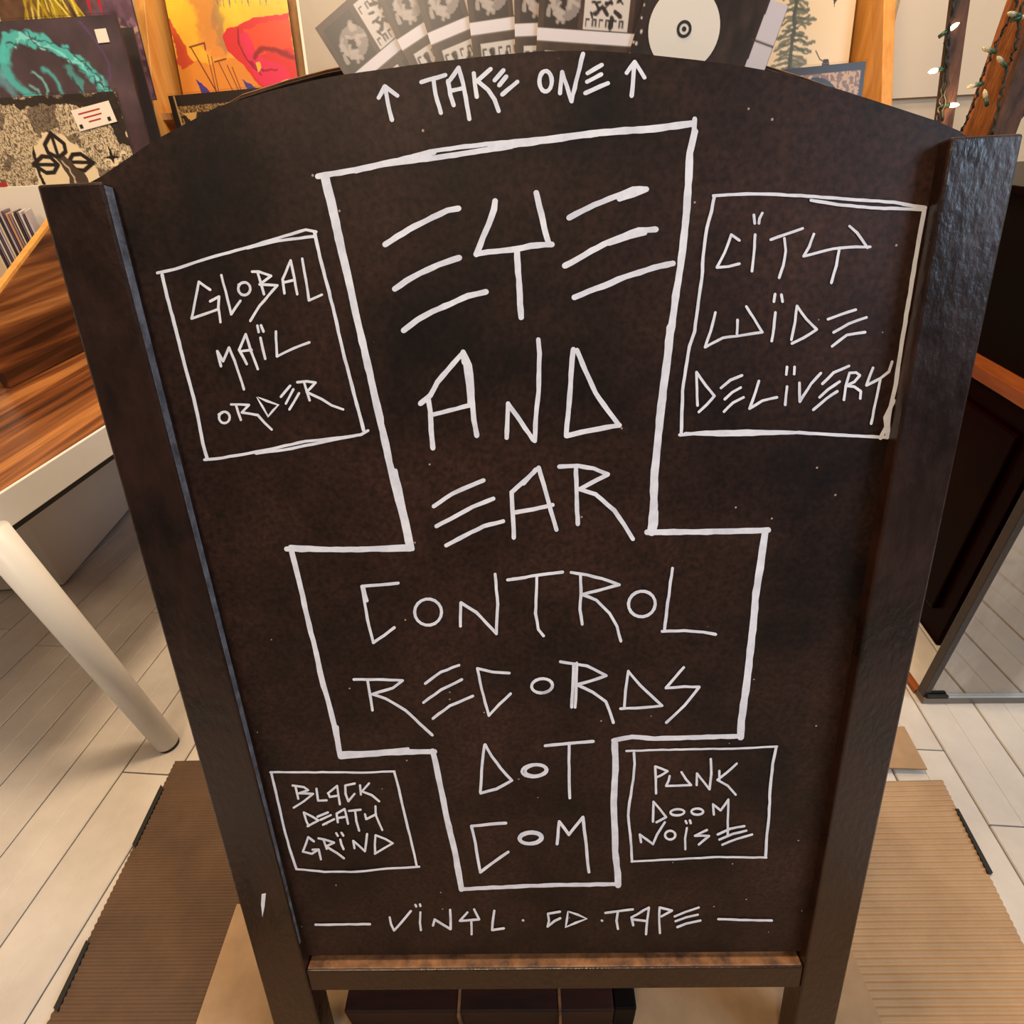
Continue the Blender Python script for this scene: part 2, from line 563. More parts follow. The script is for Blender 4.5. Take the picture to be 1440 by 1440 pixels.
def ribbons(name, label, strokes):
    V, Fc = [], []
    for spec in strokes:
        key, wd, txt = spec
        X, Y, sc = R[key]
        todo = []
        for run in txt.split('|'):
            num = [float(t) for t in run.replace(',', ' ').split()]
            P = [(X + num[i] / sc, Y + num[i + 1] / sc) for i in range(0, len(num), 2)]
            if len(P) == 1: P = [P[0], (P[0][0] + 0.6, P[0][1] + 0.3)]
            closed = len(P) > 6 and math.dist(P[0], P[-1]) < 2.0
            runs, cur_ = [], [P[0]]
            for i in range(1, len(P) - 1):
                cur_.append(P[i])
                v1 = (P[i][0] - P[i - 1][0], P[i][1] - P[i - 1][1])
                v2 = (P[i + 1][0] - P[i][0], P[i + 1][1] - P[i][1])
                cs_ = (v1[0] * v2[0] + v1[1] * v2[1]) / (math.hypot(*v1) * math.hypot(*v2) + 1e-9)
                if cs_ < 0.6 and not closed:
                    runs.append(cur_)
                    cur_ = [P[i]]
            cur_.append(P[-1])
            runs.append(cur_)
            todo += [(q_, closed) for q_ in runs]
        for P, closed in todo:
            # resample with small hand wobble
            Q = [P[0]]
            for a, b in zip(P, P[1:]):
                L = math.dist(a, b)
                k = max(1, int(L / 9))
                nx, ny = -(b[1] - a[1]) / max(L, 1e-6), (b[0] - a[0]) / max(L, 1e-6)
                for j in range(1, k + 1):
                    t = j / k
                    wob = rnd.uniform(-0.35, 0.35) if j < k else 0
                    Q.append((a[0] + (b[0] - a[0]) * t + nx * wob, a[1] + (b[1] - a[1]) * t + ny * wob))
            lift[0] += 0.0000015
            n = NP + lift[0]
            hw = wd * 0.46
            Lf, Rt = [], []
            for i, q in enumerate(Q):
                p0, p1 = Q[max(i - 1, 0)], Q[min(i + 1, len(Q) - 1)]
                if closed and i in (0, len(Q) - 1): p0, p1 = Q[-2], Q[1]
                ta = (q[0] - p0[0], q[1] - p0[1])
                tb = (p1[0] - q[0], p1[1] - q[1])
                la, lb = math.hypot(*ta), math.hypot(*tb)
                d = [0, 0]
                if la > 1e-6: d = [ta[0] / la, ta[1] / la]
                if lb > 1e-6: d = [d[0] + tb[0] / lb, d[1] + tb[1] / lb]
                ld = math.hypot(*d)
                if ld < 0.35: d = [ta[0] / la, ta[1] / la]; ld = 1
                mit = 1.0 if (la < 1e-6 or lb < 1e-6 or closed) else min(1.5, 2 / max(ld, 0.9))
                nx, ny = -d[1] / ld, d[0] / ld
                ww = hw * rnd.uniform(0.9, 1.08) * mit
                Lf.append((q[0] + nx * ww, q[1] + ny * ww))
                Rt.append((q[0] - nx * ww, q[1] - ny * ww))
            base = len(V)
            for a, b in zip(Lf, Rt):
                for pt in (a, b):
                    u, s = uv_board(pt[0], pt[1], n)
                    V.append(board(u, s, n))
            for i in range(len(Q) - 1):
                Fc.append([base + 2 * i, base + 2 * i + 1, base + 2 * i + 3, base + 2 * i + 2])
            if not closed:
                for (cx, cy) in (Q[0], Q[-1]):
                    b0 = len(V)
                    for k in range(10):
                        an = k * math.pi / 5
                        u, s = uv_board(cx + hw * 0.98 * math.cos(an), cy + hw * 0.98 * math.sin(an), n)
                        V.append(board(u, s, n + 0.0000007))
                    Fc.append(list(range(b0, b0 + 10)))
    me = bpy.data.meshes.new(name)
    me.from_pydata([tuple(v) for v in V], [], Fc)
    o = link(name, me, M['marker'], panel)
    tag(o, label)
    return o


def oval(cx, cy, rx, ry, tilt=0.0, turns=1.0):
    out = []
    n = 18
    for k in range(int(n * turns) + 1):
        a = 2 * math.pi * k / n
        x, y = rx * math.cos(a), ry * math.sin(a)
        out.append('%.1f %.1f' % (cx + x * math.cos(tilt) - y * math.sin(tilt), cy + x * math.sin(tilt) + y * math.cos(tilt)))
    return ' '.join(out)


ribbons('arrow', 'white hand-drawn arrow left of the top words', [('a', 6.5, '245 245 262 340 285 435|210 310 245 245 315 298')])
ribbons('lettering', 'white words TAKE ONE', [
    ('a', 6.5, '450 222 585 182|518 200 530 290 560 395|600 215 612 290 632 352|600 225 660 140 685 230 720 430|618 270 690 255|745 172 752 240 762 305|840 148 765 215 825 265 862 320 885 385'),
    ('a', 6.5, '862 212 912 155|888 240 928 190|905 292 990 220'),
    ('b', 6.5, oval(349, 217, 35, 58) + '|430 285 442 165 495 330 520 220 560 62|585 172 665 125|582 220 662 178|572 284 700 228')])
ribbons('arrow', 'white hand-drawn arrow right of the top words', [('b', 6.5, '850 110 842 200 833 300|805 170 850 108 905 196')])
ribbons('drawn_border', 'tall stepped white outline around the middle words', [
    ('p', 9, '447 248 500 239 560 226 610 214'), ('p', 9, '500 240 540 231 580 226 640 218 720 205'), ('a', 7, '400 640 500 612 650 590 900 562 1200 535 1440 516'),
    ('p', 11, '700 206 760 198 840 187 920 181 972 174'), ('p', 10, '690 207 730 201 800 192'),
    ('p', 11, '458 247 463 270 471 302 480 345 489 388 498 430 512 490 530 570 550 660 563 712 577 770'), ('p', 7, '454 250 466 300 476 345 486 385'), ('p', 7, '556 662 566 706 580 772'),
    ('p', 8, '403 772 455 773 577 772'), ('p', 6, '408 769 480 773 579 768'),
    ('h', 8, '118 130 150 260 172 350 220 560 260 720 290 860 330 1000 360 1120 395 1295'), ('h', 6, '375 1130 385 1220 400 1300'),
    ('h', 8, '395 1296 600 1280 760 1270 925 1268'), ('h', 5, '400 1275 560 1272 775 1252'),
    ('k', 9, '40 175 62 260 90 400 130 600 160 730 190 850 215 990 235 1105'), ('k', 6, '235 1106 400 1098 700 1083 1000 1076 1295 1072'),
    ('k', 10, '1292 1078 1290 1000 1272 850 1270 700 1262 520 1275 300 1270 120'),
    ('i', 7, '540 1218 640 1198 760 1208 900 1204 1215 1194'), ('i', 5, '545 1212 640 1195 740 1203'),
    ('i', 11, '1218 1198 1222 1110 1246 950 1262 820 1275 700 1290 550 1300 430 1322 300 1335 200 1350 100'),
    ('i', 9, '1365 96 1200 102 1000 106 860 106 720 108'), ('i', 12, '745 108 758 60 760 0'),
    ('p', 12, '915 748 919 720 920 672 925 622 930 570 939 500 943 460'), ('p', 11, '939 500 946 448 950 417 957 375 961 340 965 302 969 240 970 215 977 185'), ('p', 7, '977 167 976 184')])
ribbons('drawn_border', 'white outline box on the left edge of the panel', [
    ('c', 4.6, '85 335 180 315 300 275 450 230 600 190 760 140 920 92 978 104|590 195 760 155 962 130'),
    ('c', 5.2, '970 108 1000 250 1040 400 1080 560 1130 780 1180 970 1245 1220|112 345 140 470 180 620 215 760 260 930 290 1040 320 1180 340 1290 365 1378'),
    ('c', 4.4, '350 1386 420 1380 600 1350 760 1318 920 1282 1130 1260 1230 1245 1270 1222|640 1350 800 1330 1000 1290 1200 1250')])
ribbons('lettering', 'white words GLOBAL MAIL ORDER', [
    ('c', 4, '382 430 318 385 300 480 278 592 425 540|382 495 432 468 428 530 440 612|445 348 470 440 500 568 525 530 552 492|' + oval(574, 424, 34, 36) + '|542 402 560 392 580 388'),
    ('c', 4, '618 328 655 328 725 352 660 400 760 405 660 520 608 605|650 335 668 395 685 455|800 450 790 370 835 265 855 360 872 455|800 388 855 375|900 255 920 370 938 490 1010 458'),
    ('c', 4, '443 860 422 775 455 832 488 755 520 830 550 920 572 990|588 848 545 768 582 680 610 770 650 876|560 775 615 768|665 700 680 770 692 818|648 632 655 668|668 630 682 665|752 665 755 740 758 805 850 760 940 726'),
    ('c', 3.8, oval(462, 1148, 30, 32) + '|430 1132 452 1120|500 1075 550 1075 600 1078 560 1120 650 1135 690 1180 728 1216|528 1080 540 1120 555 1162'),
    ('c', 3.8, '645 1035 675 1085 708 1142 735 1110 765 1078 700 1055 652 1035|780 1032 832 970|808 1070 850 990|828 1103 882 1012|872 950 925 945 975 952 925 1005 1010 1045 1065 1080 1130 1103|912 955 925 1000 942 1052')])
ribbons('lettering', 'large white word EYE at the top of the outline', [
    ('d', 9, '200 498 280 445 400 375 520 315 620 268 695 255'), ('d', 9, '265 798 340 745 440 690 560 635 700 588'), ('d', 9, '325 1078 420 1005 520 950 640 900 760 845 880 818'),
    ('d', 9, '942 205 935 260 900 360 860 450 815 565'), ('d', 9, '815 562 900 548 1080 530 1180 508 1325 498|1220 150 1240 240 1265 340 1285 430 1305 495|1090 535 1095 640 1105 780 1110 900 1118 990'),
    ('e', 9, '290 318 380 270 460 230 560 190 640 160 720 125 810 125|630 190 720 160 800 130'), ('e', 9, '260 642 340 600 440 540 560 480 660 440 760 402 875 396'), ('e', 8, '560 490 700 445 800 420'),
    ('e', 9, '325 855 420 815 520 780 620 735 720 700 860 655 990 626')])
ribbons('lettering', 'large white word AND inside the outline', [
    ('f', 8, '125 430 180 385 220 310 280 240 365 145 372 200|365 140 400 215 412 320 418 430 425 520 442 610|378 200 398 330 405 440|168 400 180 470 185 580 195 680'), ('f', 6.5, '195 492 290 468 400 440'),
    ('f', 7, '610 622 618 430 760 635|768 640 775 500 790 360 792 250 795 150 788 70'), ('f', 7.5, '985 125 975 230 965 380 955 500 945 605|945 612 1060 585 1245 552|1005 130 1055 250 1110 370 1180 470 1240 550')])
ribbons('lettering', 'large white word EAR inside the outline', [
    ('f', 6.5, '200 1008 300 940 400 895 480 862|215 1120 320 1065 420 1010 535 965|270 1228 380 1170 480 1120 590 1092'),
    ('f', 6.5, '650 1185 645 1060 638 930 790 790 820 890 850 1000 890 1140|660 1042 760 1025 868 1000|705 880 775 800'),
    ('f', 6.5, '905 785 1010 780 1100 795 1180 828 1020 912 1110 940 1215 1030 1270 1110 1320 1192|1000 790 1003 900 1005 1000 1010 1108')])
ribbons('lettering', 'white words CITY WIDE DELIVERY', [
    ('g', 4.2, '378 296 335 265 300 360 258 440 320 435 378 420|462 265 455 370 445 460|455 160 460 205|500 150 485 180 482 205|545 292 620 265 715 232|618 285 625 350 612 430 590 495|775 262 750 330 720 380 880 340 1000 330 1075 330|965 220 1005 255 1060 335|912 335 895 430 868 522'),
    ('g', 4.2, '250 680 225 780 195 865 290 815 400 800 500 785 455 710 415 648|368 720 365 795|570 680 562 760 550 832|568 582 562 622|602 585 608 622|685 645 675 730 655 825|685 645 735 715 790 770 720 815 658 845|850 716 920 690 998 665|880 786 960 740 1055 706|872 860 950 800 1048 785'),
    ('g', 4.2, '150 1000 152 1080 155 1175|150 998 200 1070 245 1125 205 1170 162 1210|280 1082 330 1040 392 1015|300 1142 340 1105 385 1080|296 1208 345 1160 400 1132|482 1045 462 1110 432 1192 500 1150 578 1132|632 1075 622 1172|632 970 628 1010|672 970 670 1008'),
    ('g', 4.2, '698 1055 700 1155 760 1060 812 1003|820 1060 880 1000 962 965|805 1132 850 1090 912 1048|772 1198 840 1140 900 1100|935 1145 945 1070 965 1002 1000 1000 1020 1015 990 1050 945 1070 990 1075 1025 1100 1022 1138|1090 975 1055 1068 1130 1030 1175 995 1192 942|1130 1030 1110 1130 1080 1272')])
ribbons('drawn_border', 'white outline box on the right edge of the panel', [
    ('g', 5, '240 58 420 48 600 52 780 62 1000 80 1200 92 1370 122|760 82 900 105 1080 122 1360 132|1250 105 1370 120'),
    ('g', 5, '245 60 230 140 205 230 185 380 178 500 160 620 140 780 112 860 92 980 75 1100 68 1330'), ('g', 5, '60 1332 200 1318 420 1312 640 1318 860 1330 1165 1345|90 1325 300 1332 560 1325 700 1318'),
    ('g', 6.5, '1365 122 1340 260 1312 420 1280 620 1250 800 1225 960 1212 1060 1180 1200 1165 1345|1200 1150 1155 1240 1160 1290 1130 1348')])
ribbons('lettering', 'white word CONTROL in the middle of the outline', [
    ('h', 4.6, '720 320 620 330 515 338 540 480 555 560 580 655 640 615 698 570|525 340 545 420'), ('h', 4.6, oval(888, 483, 76, 74) + '|1070 562 1072 430 1160 485 1272 605 1280 440 1265 270'),
    ('h', 4.6, '1335 302 1440 288'), ('i', 4.6, '0 358 110 340 270 320|132 345 130 430 125 540 140 625 168 660|315 322 400 335 480 355 572 388 375 440 450 470 520 540 560 610 580 688|365 335 368 440 362 520 374 598'),
    ('i', 4.8, oval(692, 490, 72, 68, -0.3)), ('i', 4.6, '855 300 840 410 825 520 812 635|800 636 920 632 1020 640 1085 652')])
ribbons('lettering', 'white word RECORDS in the middle of the outline', [
    ('h', 4.2, '470 862 600 862 745 868 690 910 575 945 650 970 760 1035 840 1110 912 1175|548 870 562 950 575 1035|872 885 960 820 1062 782|862 992 960 920 1078 862|915 1082 1010 1010 1140 955|1345 826 1250 820 1165 800 1190 920 1230 1065 1290 1000 1352 942'),
    ('i', 4.6, oval(160, 926, 56, 38, -0.1, 1.3)), ('i', 4.6, '258 798 400 820 502 872 420 900 345 920 430 960 500 1010 520 1060 540 1122|328 815 325 920 318 1040|345 805 342 920 336 1040'),
    ('i', 4.2, '620 848 605 950 598 1045|620 850 680 920 800 1032 700 1042 578 1048|915 828 870 880 820 938 920 930 998 932 920 1030 822 1122')])
ribbons('lettering', 'white word DOT near the foot of the outline', [
    ('k', 4.4, '390 135 375 260 362 450|395 130 440 210 500 290 575 372 470 430 365 458'), ('k', 4.4, oval(728, 306, 86, 42, -0.08) + '|' + oval(735, 304, 70, 36, -0.1)),
    ('k', 4.6, '800 138 960 122 1125 108|962 130 960 250 962 380 966 490')])
ribbons('lettering', 'white word COM at the foot of the outline', [
    ('k', 4.4, '535 660 420 668 302 680 330 800 345 900 362 992 450 925 550 855'), ('k', 4.4, oval(702, 760, 80, 42, -0.05) + '|' + oval(700, 762, 68, 34, -0.1)), ('k', 4.8, '880 800 895 650 960 738 1055 620 1070 750 1082 870 1095 990')])
ribbons('drawn_border', 'small white outline box in the lower left of the panel', [
    ('j', 3.2, '58 265 300 265 600 265 800 268 1065 258|272 1050 500 1072 760 1070 1000 1045 1265 1030'), ('j', 3.8, '65 265 90 370 135 560 180 760 230 930 270 1050|1062 262 1100 400 1145 600 1190 780 1225 930 1245 1030')])
ribbons('lettering', 'small white words BLACK DEATH GRIND', [
    ('j', 3.4, '238 372 330 385 365 410 290 435 405 440 330 500 248 552|262 380 285 480|432 398 445 495 515 492|525 435 600 375 608 440 622 525|530 440 540 465 600 455|742 356 665 372 668 440 690 500 740 440|785 370 792 445|858 355 800 420 880 450 940 500'),
    ('j', 3.4, '330 592 350 660 370 700|330 590 400 625 448 655 360 702|440 625 525 590|465 650 548 612|485 690 575 645|605 670 595 600 660 562 675 620 688 682|610 635 670 625|695 578 790 568|745 575 755 660 778 738|825 605 835 645 915 605|910 540 912 610 965 732'),
    ('j', 3.4, '412 825 365 790 345 850 322 908 395 925 450 890|400 892 450 890 468 970|448 800 500 810 575 835 510 865 600 920 655 962|490 815 515 885|625 810 635 850 652 888|592 758 605 780|635 755 650 778|740 880 730 820 825 905 835 830 842 765|910 775 905 850 908 925|912 775 990 805 1050 840 980 880 905 925')])
ribbons('drawn_border', 'small white outline box in the lower right of the panel', [
    ('l', 3.2, '170 200 400 192 700 185 1000 182 1345 165|210 1060 500 1045 900 1025 1262 1030'), ('l', 4, '230 215 235 300 225 420 195 600 185 700 205 900 215 1060'), ('l', 4.4, '1338 168 1310 300 1290 500 1282 700 1265 850 1255 1028')])
ribbons('lettering', 'small white words PUNK DOOM NOISE', [
    ('l', 3.6, '402 530 400 420 395 320 440 335 492 358 440 390 405 405|508 395 500 430 480 472 560 470 675 465 635 420 600 365|718 465 720 375 765 430 818 498 832 380 828 262|895 355 895 420|1030 298 950 370 880 425 960 470 1022 540'),
    ('l', 3.6, '378 750 380 670 382 595 430 650 480 715 405 755|' + oval(568, 677, 54, 24, -0.05) + '|' + oval(723, 672, 46, 24) + '|852 695 845 615 905 662 965 578 962 700 960 855'),
    ('l', 3.6, '285 910 275 850 378 925 410 850 470 755|' + oval(512, 855, 40, 34) + '|642 800 628 880 630 965|632 745 640 762|665 740 672 762|798 815 705 860 815 862 735 928|882 850 980 805 1090 785|895 890 1000 845 1105 820|918 930 1030 885 1150 850')])
ribbons('lettering', 'small white bottom line VINYL CD TAPE between two dashes', [
    ('m', 3.6, '100 213 260 212 425 210|542 170 550 210 568 248 620 190 668 132|725 140 722 200 728 245|695 95 700 105|722 92 725 102|800 218 810 182 905 240 905 180 902 125|1005 140 960 190 1075 182 1045 122|1028 188 1030 270|1165 130 1155 200 1152 245 1222 235|1335 187'),
    ('n', 3.6, '190 128 122 140 128 180 120 212 160 180 192 165|235 128 228 180 222 215 280 190 340 168 290 145 238 128|425 178|445 135 520 125 600 115|515 130 508 180 516 225|602 205 592 160 690 105 680 180 674 255|600 172 670 180|752 248 748 180 750 105 820 122 760 155|835 155 900 128 970 105|840 182 900 160 965 145|850 215 900 195 980 178|1080 170 1200 175 1382 178')])

# small scrape on the left post, flake on the right part of the panel
mesh('paint_scrape', [board(*uv_board(x, y, 0.0004), 0.0004) for x, y in ((368, 1257), (374, 1256), (372, 1275), (369, 1290), (367, 1272))], [[0, 1, 2, 3, 4]], M['marker'], lp)

# ------------------------------------------------------------------ painter for the flat print on sleeves and leaflets


def fbm(h, w_, f0, octv=4, seed=0, ax=1.0):
    rs = np.random.RandomState(seed)
    out = np.zeros((h, w_))
    amp, tot = 1.0, 0
    f = f0
    for _ in range(octv):
        gx, gy = max(2, int(f * ax)) + 1, max(2, int(f)) + 1
        gr = rs.rand(gy + 1, gx + 1)
        yy = np.linspace(0, gy - 1e-3, h)
        xx = np.linspace(0, gx - 1e-3, w_)
        yi, xi = yy.astype(int), xx.astype(int)
        fy, fx = (yy - yi)[:, None], (xx - xi)[None, :]
        fy, fx = fy * fy * (3 - 2 * fy), fx * fx * (3 - 2 * fx)
        a = gr[yi][:, xi]
        b = gr[yi][:, xi + 1]
        c_ = gr[yi + 1][:, xi]
        d = gr[yi + 1][:, xi + 1]
        out += amp * ((a * (1 - fx) + b * fx) * (1 - fy) + (c_ * (1 - fx) + d * fx) * fy)
        tot += amp
        amp *= 0.55
        f *= 2
    return out / tot


class Art:
    def __init__(s, h, w_, col, aspect=1.0):
        s.h, s.w = h, w_
        s.a = np.ones((h, w_, 3)) * np.array(col, float)
        s.X, s.Y = np.meshgrid(np.linspace(0, 1, w_), np.linspace(0, 1, h) * aspect)

    def blend(s, m, col):
        m = np.clip(m, 0, 1)[..., None]
        s.a = s.a * (1 - m) + np.array(col, float) * m

    def grad(s, c0, c1, t):
        t = np.clip(t, 0, 1)[..., None]
        s.a = np.array(c0, float) * (1 - t) + np.array(c1, float) * t

    def poly(s, pts, col, al=1.0, jit=0.0, seed=1):
        X, Y = s.X, s.Y
        if jit:
            X = X + (fbm(s.h, s.w, 14, 3, seed) - 0.5) * jit
            Y = Y + (fbm(s.h, s.w, 14, 3, seed + 9) - 0.5) * jit
        ins = np.zeros(X.shape, bool)
        n = len(pts)
        for i in range(n):
            x0, y0 = pts[i]
            x1, y1 = pts[(i + 1) % n]
            cnd = ((y0 > Y) != (y1 > Y))
            with np.errstate(divide='ignore', invalid='ignore'):
                xi = (x1 - x0) * (Y - y0) / (y1 - y0 + 1e-12) + x0
            ins ^= cnd & (X < xi)
        s.blend(ins * al, col)
        return ins

    def line(s, pts, wd, col, al=1.0, jit=0.0, seed=1, soft=0.004):
        X, Y = s.X, s.Y
        if jit:
            X = X + (fbm(s.h, s.w, 16, 3, seed) - 0.5) * jit
            Y = Y + (fbm(s.h, s.w, 16, 3, seed + 5) - 0.5) * jit
        D = np.full(X.shape, 9.0)
        for (x0, y0), (x1, y1) in zip(pts, pts[1:]):
            dx, dy = x1 - x0, y1 - y0
            t = np.clip(((X - x0) * dx + (Y - y0) * dy) / (dx * dx + dy * dy + 1e-9), 0, 1)
            D = np.minimum(D, np.hypot(X - x0 - t * dx, Y - y0 - t * dy))
        s.blend(np.clip((wd / 2 - D) / soft + 0.5, 0, 1) * al, col)

    def noise(s, amt, f=20, seed=3, octv=4, ax=1.0):
        n = (fbm(s.h, s.w, f, octv, seed, ax) - 0.5)[..., None] * 2 * amt
        s.a = s.a * (1 + n)


def print_mesh(name, art, P, ux, uy, wd, hh):
    """grid from top-left P along ux (right) and uy (down); ink stored per point"""
    h_, w_ = art.h, art.w
    gx, gy = np.meshgrid(np.linspace(0, wd, w_), np.linspace(0, hh, h_))
    co = np.array(P)[None, None, :] + gx[..., None] * np.array(ux) + gy[..., None] * np.array(uy)
    idx = np.arange(h_ * w_).reshape(h_, w_)
    q = np.stack([idx[:-1, :-1], idx[1:, :-1], idx[1:, 1:], idx[:-1, 1:]], -1).reshape(-1, 4)
    me = bpy.data.meshes.new(name)
    me.vertices.add(h_ * w_)
    me.vertices.foreach_set('co', co.reshape(-1).astype(np.float32))
    nq = len(q)
    me.loops.add(nq * 4)
    me.loops.foreach_set('vertex_index', q.reshape(-1).astype(np.int32))
    me.polygons.add(nq)
    me.polygons.foreach_set('loop_start', np.arange(0, nq * 4, 4, dtype=np.int32))
    me.update(calc_edges=True)
    at = me.color_attributes.new('ink', 'FLOAT_COLOR', 'POINT')
    c_ = np.clip(art.a, 0, 255) / 255
    c_ = np.where(c_ <= 0.04045, c_ / 12.92, ((c_ + 0.055) / 1.055) ** 2.4)
    rgba = np.concatenate([c_, np.ones((h_, w_, 1))], -1).reshape(-1).astype(np.float32)
    at.data.foreach_set('color', rgba)
    me.materials.append(M['print'])
    return me




def sleeve(label, corner, right, lean, art, roll=0.0, size=LPS, thick=0.004, plastic=True, edge='sleeve_edge', cat='record', name='record_sleeve', group=None, body=None, yaw=0.0):
    """a record sleeve; corner: world position of its top-left (or, right=True, top-right) front corner"""
    ux = Vector((math.cos(roll), 0, math.sin(roll)))
    dn = Vector((0, -math.sin(lean), -math.cos(lean)))
    dn = (Matrix.Rotation(-roll, 3, 'Y') @ dn)
    Rz = Matrix.Rotation(yaw, 3, 'Z')
    ux, dn = Rz @ ux, Rz @ dn
    nn = ux.cross(dn).normalized()
    if nn.y > 0: nn = -nn
    P = corner - ux * size if right else corner
    base = P + ux * size / 2 + dn * size
    t = thing(name, label, cat, base, group)
    frame_box('sleeve_card', P, ux, dn, -nn, size, size, thick, M[body or edge], t)
    if art is not None:
        link('cover_print', print_mesh('cover_print', art, P + nn * 0.0004 + ux * 0.001 + dn * 0.001, ux, dn, size - 0.002, size - 0.002), None, t)
    if plastic:
        e = 0.004
        frame_box('plastic_sleeve', P - ux * e - dn * e + nn * 0.0015, ux, dn, -nn, size + 2 * e, size + e, thick + 0.003, M['plastic'], t)
    return t, P, ux, dn, nn


# ---- artworks (generic compositions of like colour)
def art_hair():
    a = Art(150, 150, (96, 66, 60))
    a.grad((104, 74, 52), (96, 70, 84), a.X * 1.6 - 0.3)
    a.noise(0.5, 10)
    r = random.Random(3)
    for k in range(46):
        x = 0.22 + r.random() * 0.34
        a.line([(x, 0.1), (x + r.uniform(-.04, .03), 0.35), (x + r.uniform(-.05, .12) + (x - 0.35) * 0.4, 0.56)], 0.014, r.choice([(206, 180, 40), (236, 214, 96), (170, 140, 30), (120, 92, 30)]), 0.9)
    for x in (0.66, 0.74):
        a.poly([(x, 0.3), (x + 0.025, 0.49), (x + 0.05, 0.3)], (190, 34, 44))
    a.blend((fbm(150, 150, 30, 3, 6) > 0.55) * (a.X > 0.55) * (a.Y > 0.5) * 0.6, (150, 110, 130))
    a.line([(0, 0.565), (0.4, 0.56), (0.6, 0.575), (1, 0.57)], 0.03, (206, 170, 150), 0.7, 0.04)
    return a


def art_wave():
    a = Art(200, 200, (84, 66, 70))
    a.grad((74, 60, 66), (92, 70, 72), a.Y)
    a.noise(0.22, 6)
    T, T2, DK = (84, 196, 190), (140, 220, 214), (56, 46, 54)
    arc_ = [(0.12, 0.19), (0.15, 0.13), (0.22, 0.10), (0.31, 0.095), (0.46, 0.14), (0.59, 0.20), (0.69, 0.28), (0.76, 0.36), (0.79, 0.44)]
    a.line(arc_, 0.075, T, 0.9, 0.08, 4, 0.02)
    a.line([(x, y + 0.012) for x, y in arc_[2:]], 0.024, T2, 0.8, 0.10, 8)
    a.line([(x - 0.01, y + 0.028) for x, y in arc_], 0.011, DK, 0.7, 0.11, 12)
    a.line([(x + 0.012, y - 0.018) for x, y in arc_[3:]], 0.009, DK, 0.7, 0.11, 15)
    a.line([(0.14, 0.16), (0.10, 0.28), (0.14, 0.36), (0.22, 0.44), (0.30, 0.47)], 0.075, T, 0.85, 0.06, 6, 0.03)
    a.line([(0.02, 0.2), (0.05, 0.34), (0.12, 0.44), (0.2, 0.5)], 0.06, (110, 170, 186), 0.7, 0.06, 16, 0.03)
    a.line([(0.38, 0.27), (0.45, 0.33), (0.47, 0.42), (0.43, 0.50)], 0.028, T, 0.8, 0.04, 20, 0.02)
    a.line([(0.29, 0.29), (0.36, 0.34), (0.37, 0.41), (0.33, 0.48)], 0.02, T2, 0.75, 0.04, 21, 0.015)
    a.line([(0.24, 0.37), (0.30, 0.40), (0.30, 0.46)], 0.018, T2, 0.7, 0.03, 22, 0.015)
    a.line([(0.56, 0.28), (0.61, 0.36), (0.61, 0.46)], 0.05, T, 0.6, 0.08, 23, 0.02)
    a.line([(0.58, 0.34), (0.64, 0.50)], 0.010, DK, 0.9, 0.06, 24)
    a.line([(0.74, 0.03), (0.83, 0.16), (0.86, 0.27), (0.84, 0.36)], 0.012, (98, 74, 130), 0.7, 0.03, 30, 0.01)
    return a


def art_etching():
    a = Art(230, 230, (206, 186, 152))
    n = fbm(230, 230, 18, 4, 5, 2.0)
    n2 = fbm(230, 230, 46, 3, 11, 1.0)
    th = np.arctan2(a.Y - 0.35, a.X - 0.47)
    wv = np.sin(th * 46 + n * 30 + n2 * 6) + 0.5 * np.sin(n2 * 40)
    a.blend((wv > 0.25) * 0.8, (70, 56, 44))
    a.blend((fbm(230, 230, 7, 3, 17) > 0.56) * 0.5, (52, 40, 32))
    a.poly([(0, 0), (1, 0), (1, 0.32), (0.94, 0.30), (0.86, 0.10), (0.6, 0.05), (0.3, 0.05), (0, 0.04)], (40, 32, 28), 0.92, 0.08)
    W, B = (226, 204, 166), (34, 26, 22)
    a.poly([(0.290, 0.648), (0.260, 0.438), (0.320, 0.294), (0.410, 0.210), (0.530, 0.222), (0.630, 0.294), (0.700, 0.390), (0.750, 0.528), (0.770, 0.666)], W, 1, 0.06, 7)
    a.poly([(0.320, 0.270), (0.290, 0.330), (0.285, 0.450), (0.300, 0.570), (0.330, 0.570), (0.305, 0.450), (0.315, 0.330)], B)

    def loop(cx, cy, ang, s_):
        ca, sa = math.cos(ang), math.sin(ang)
        pts = [(cx + s_ * (u * ca - v * sa), cy + s_ * (u * sa + v * ca)) for u, v in ((0, 0.5), (-0.42, 0.2), (-0.46, -0.2), (0, -0.75), (0.46, -0.2), (0.42, 0.2), (0, 0.5))]
        pts = [(x, cy + (y - cy) * 0.78) for x, y in pts]
        a.line(pts, 0.026, B)
        a.line([pts[0], pts[3]], 0.022, B)
    loop(0.47, 0.30, 0.0, 0.15)
    loop(0.38, 0.395, -1.5, 0.14)
    loop(0.60, 0.39, 1.65, 0.14)
    a.poly([(0.450, 0.354), (0.530, 0.354), (0.630, 0.510), (0.670, 0.648), (0.470, 0.648), (0.490, 0.474)], (74, 58, 46), 1, 0.05)
    a.line([(0.490, 0.378), (0.540, 0.498)], 0.012, W, 0.8, 0.05)
    a.poly([(0.845, 0.276), (0.870, 0.354), (0.950, 0.372), (0.875, 0.384), (0.855, 0.438), (0.835, 0.384), (0.770, 0.372), (0.835, 0.354)], W, 1, 0.1, 4)
    a.poly([(0.845, 0.294), (0.860, 0.360), (0.915, 0.372), (0.860, 0.381), (0.850, 0.414), (0.835, 0.381), (0.790, 0.372), (0.835, 0.360)], B)
    return a


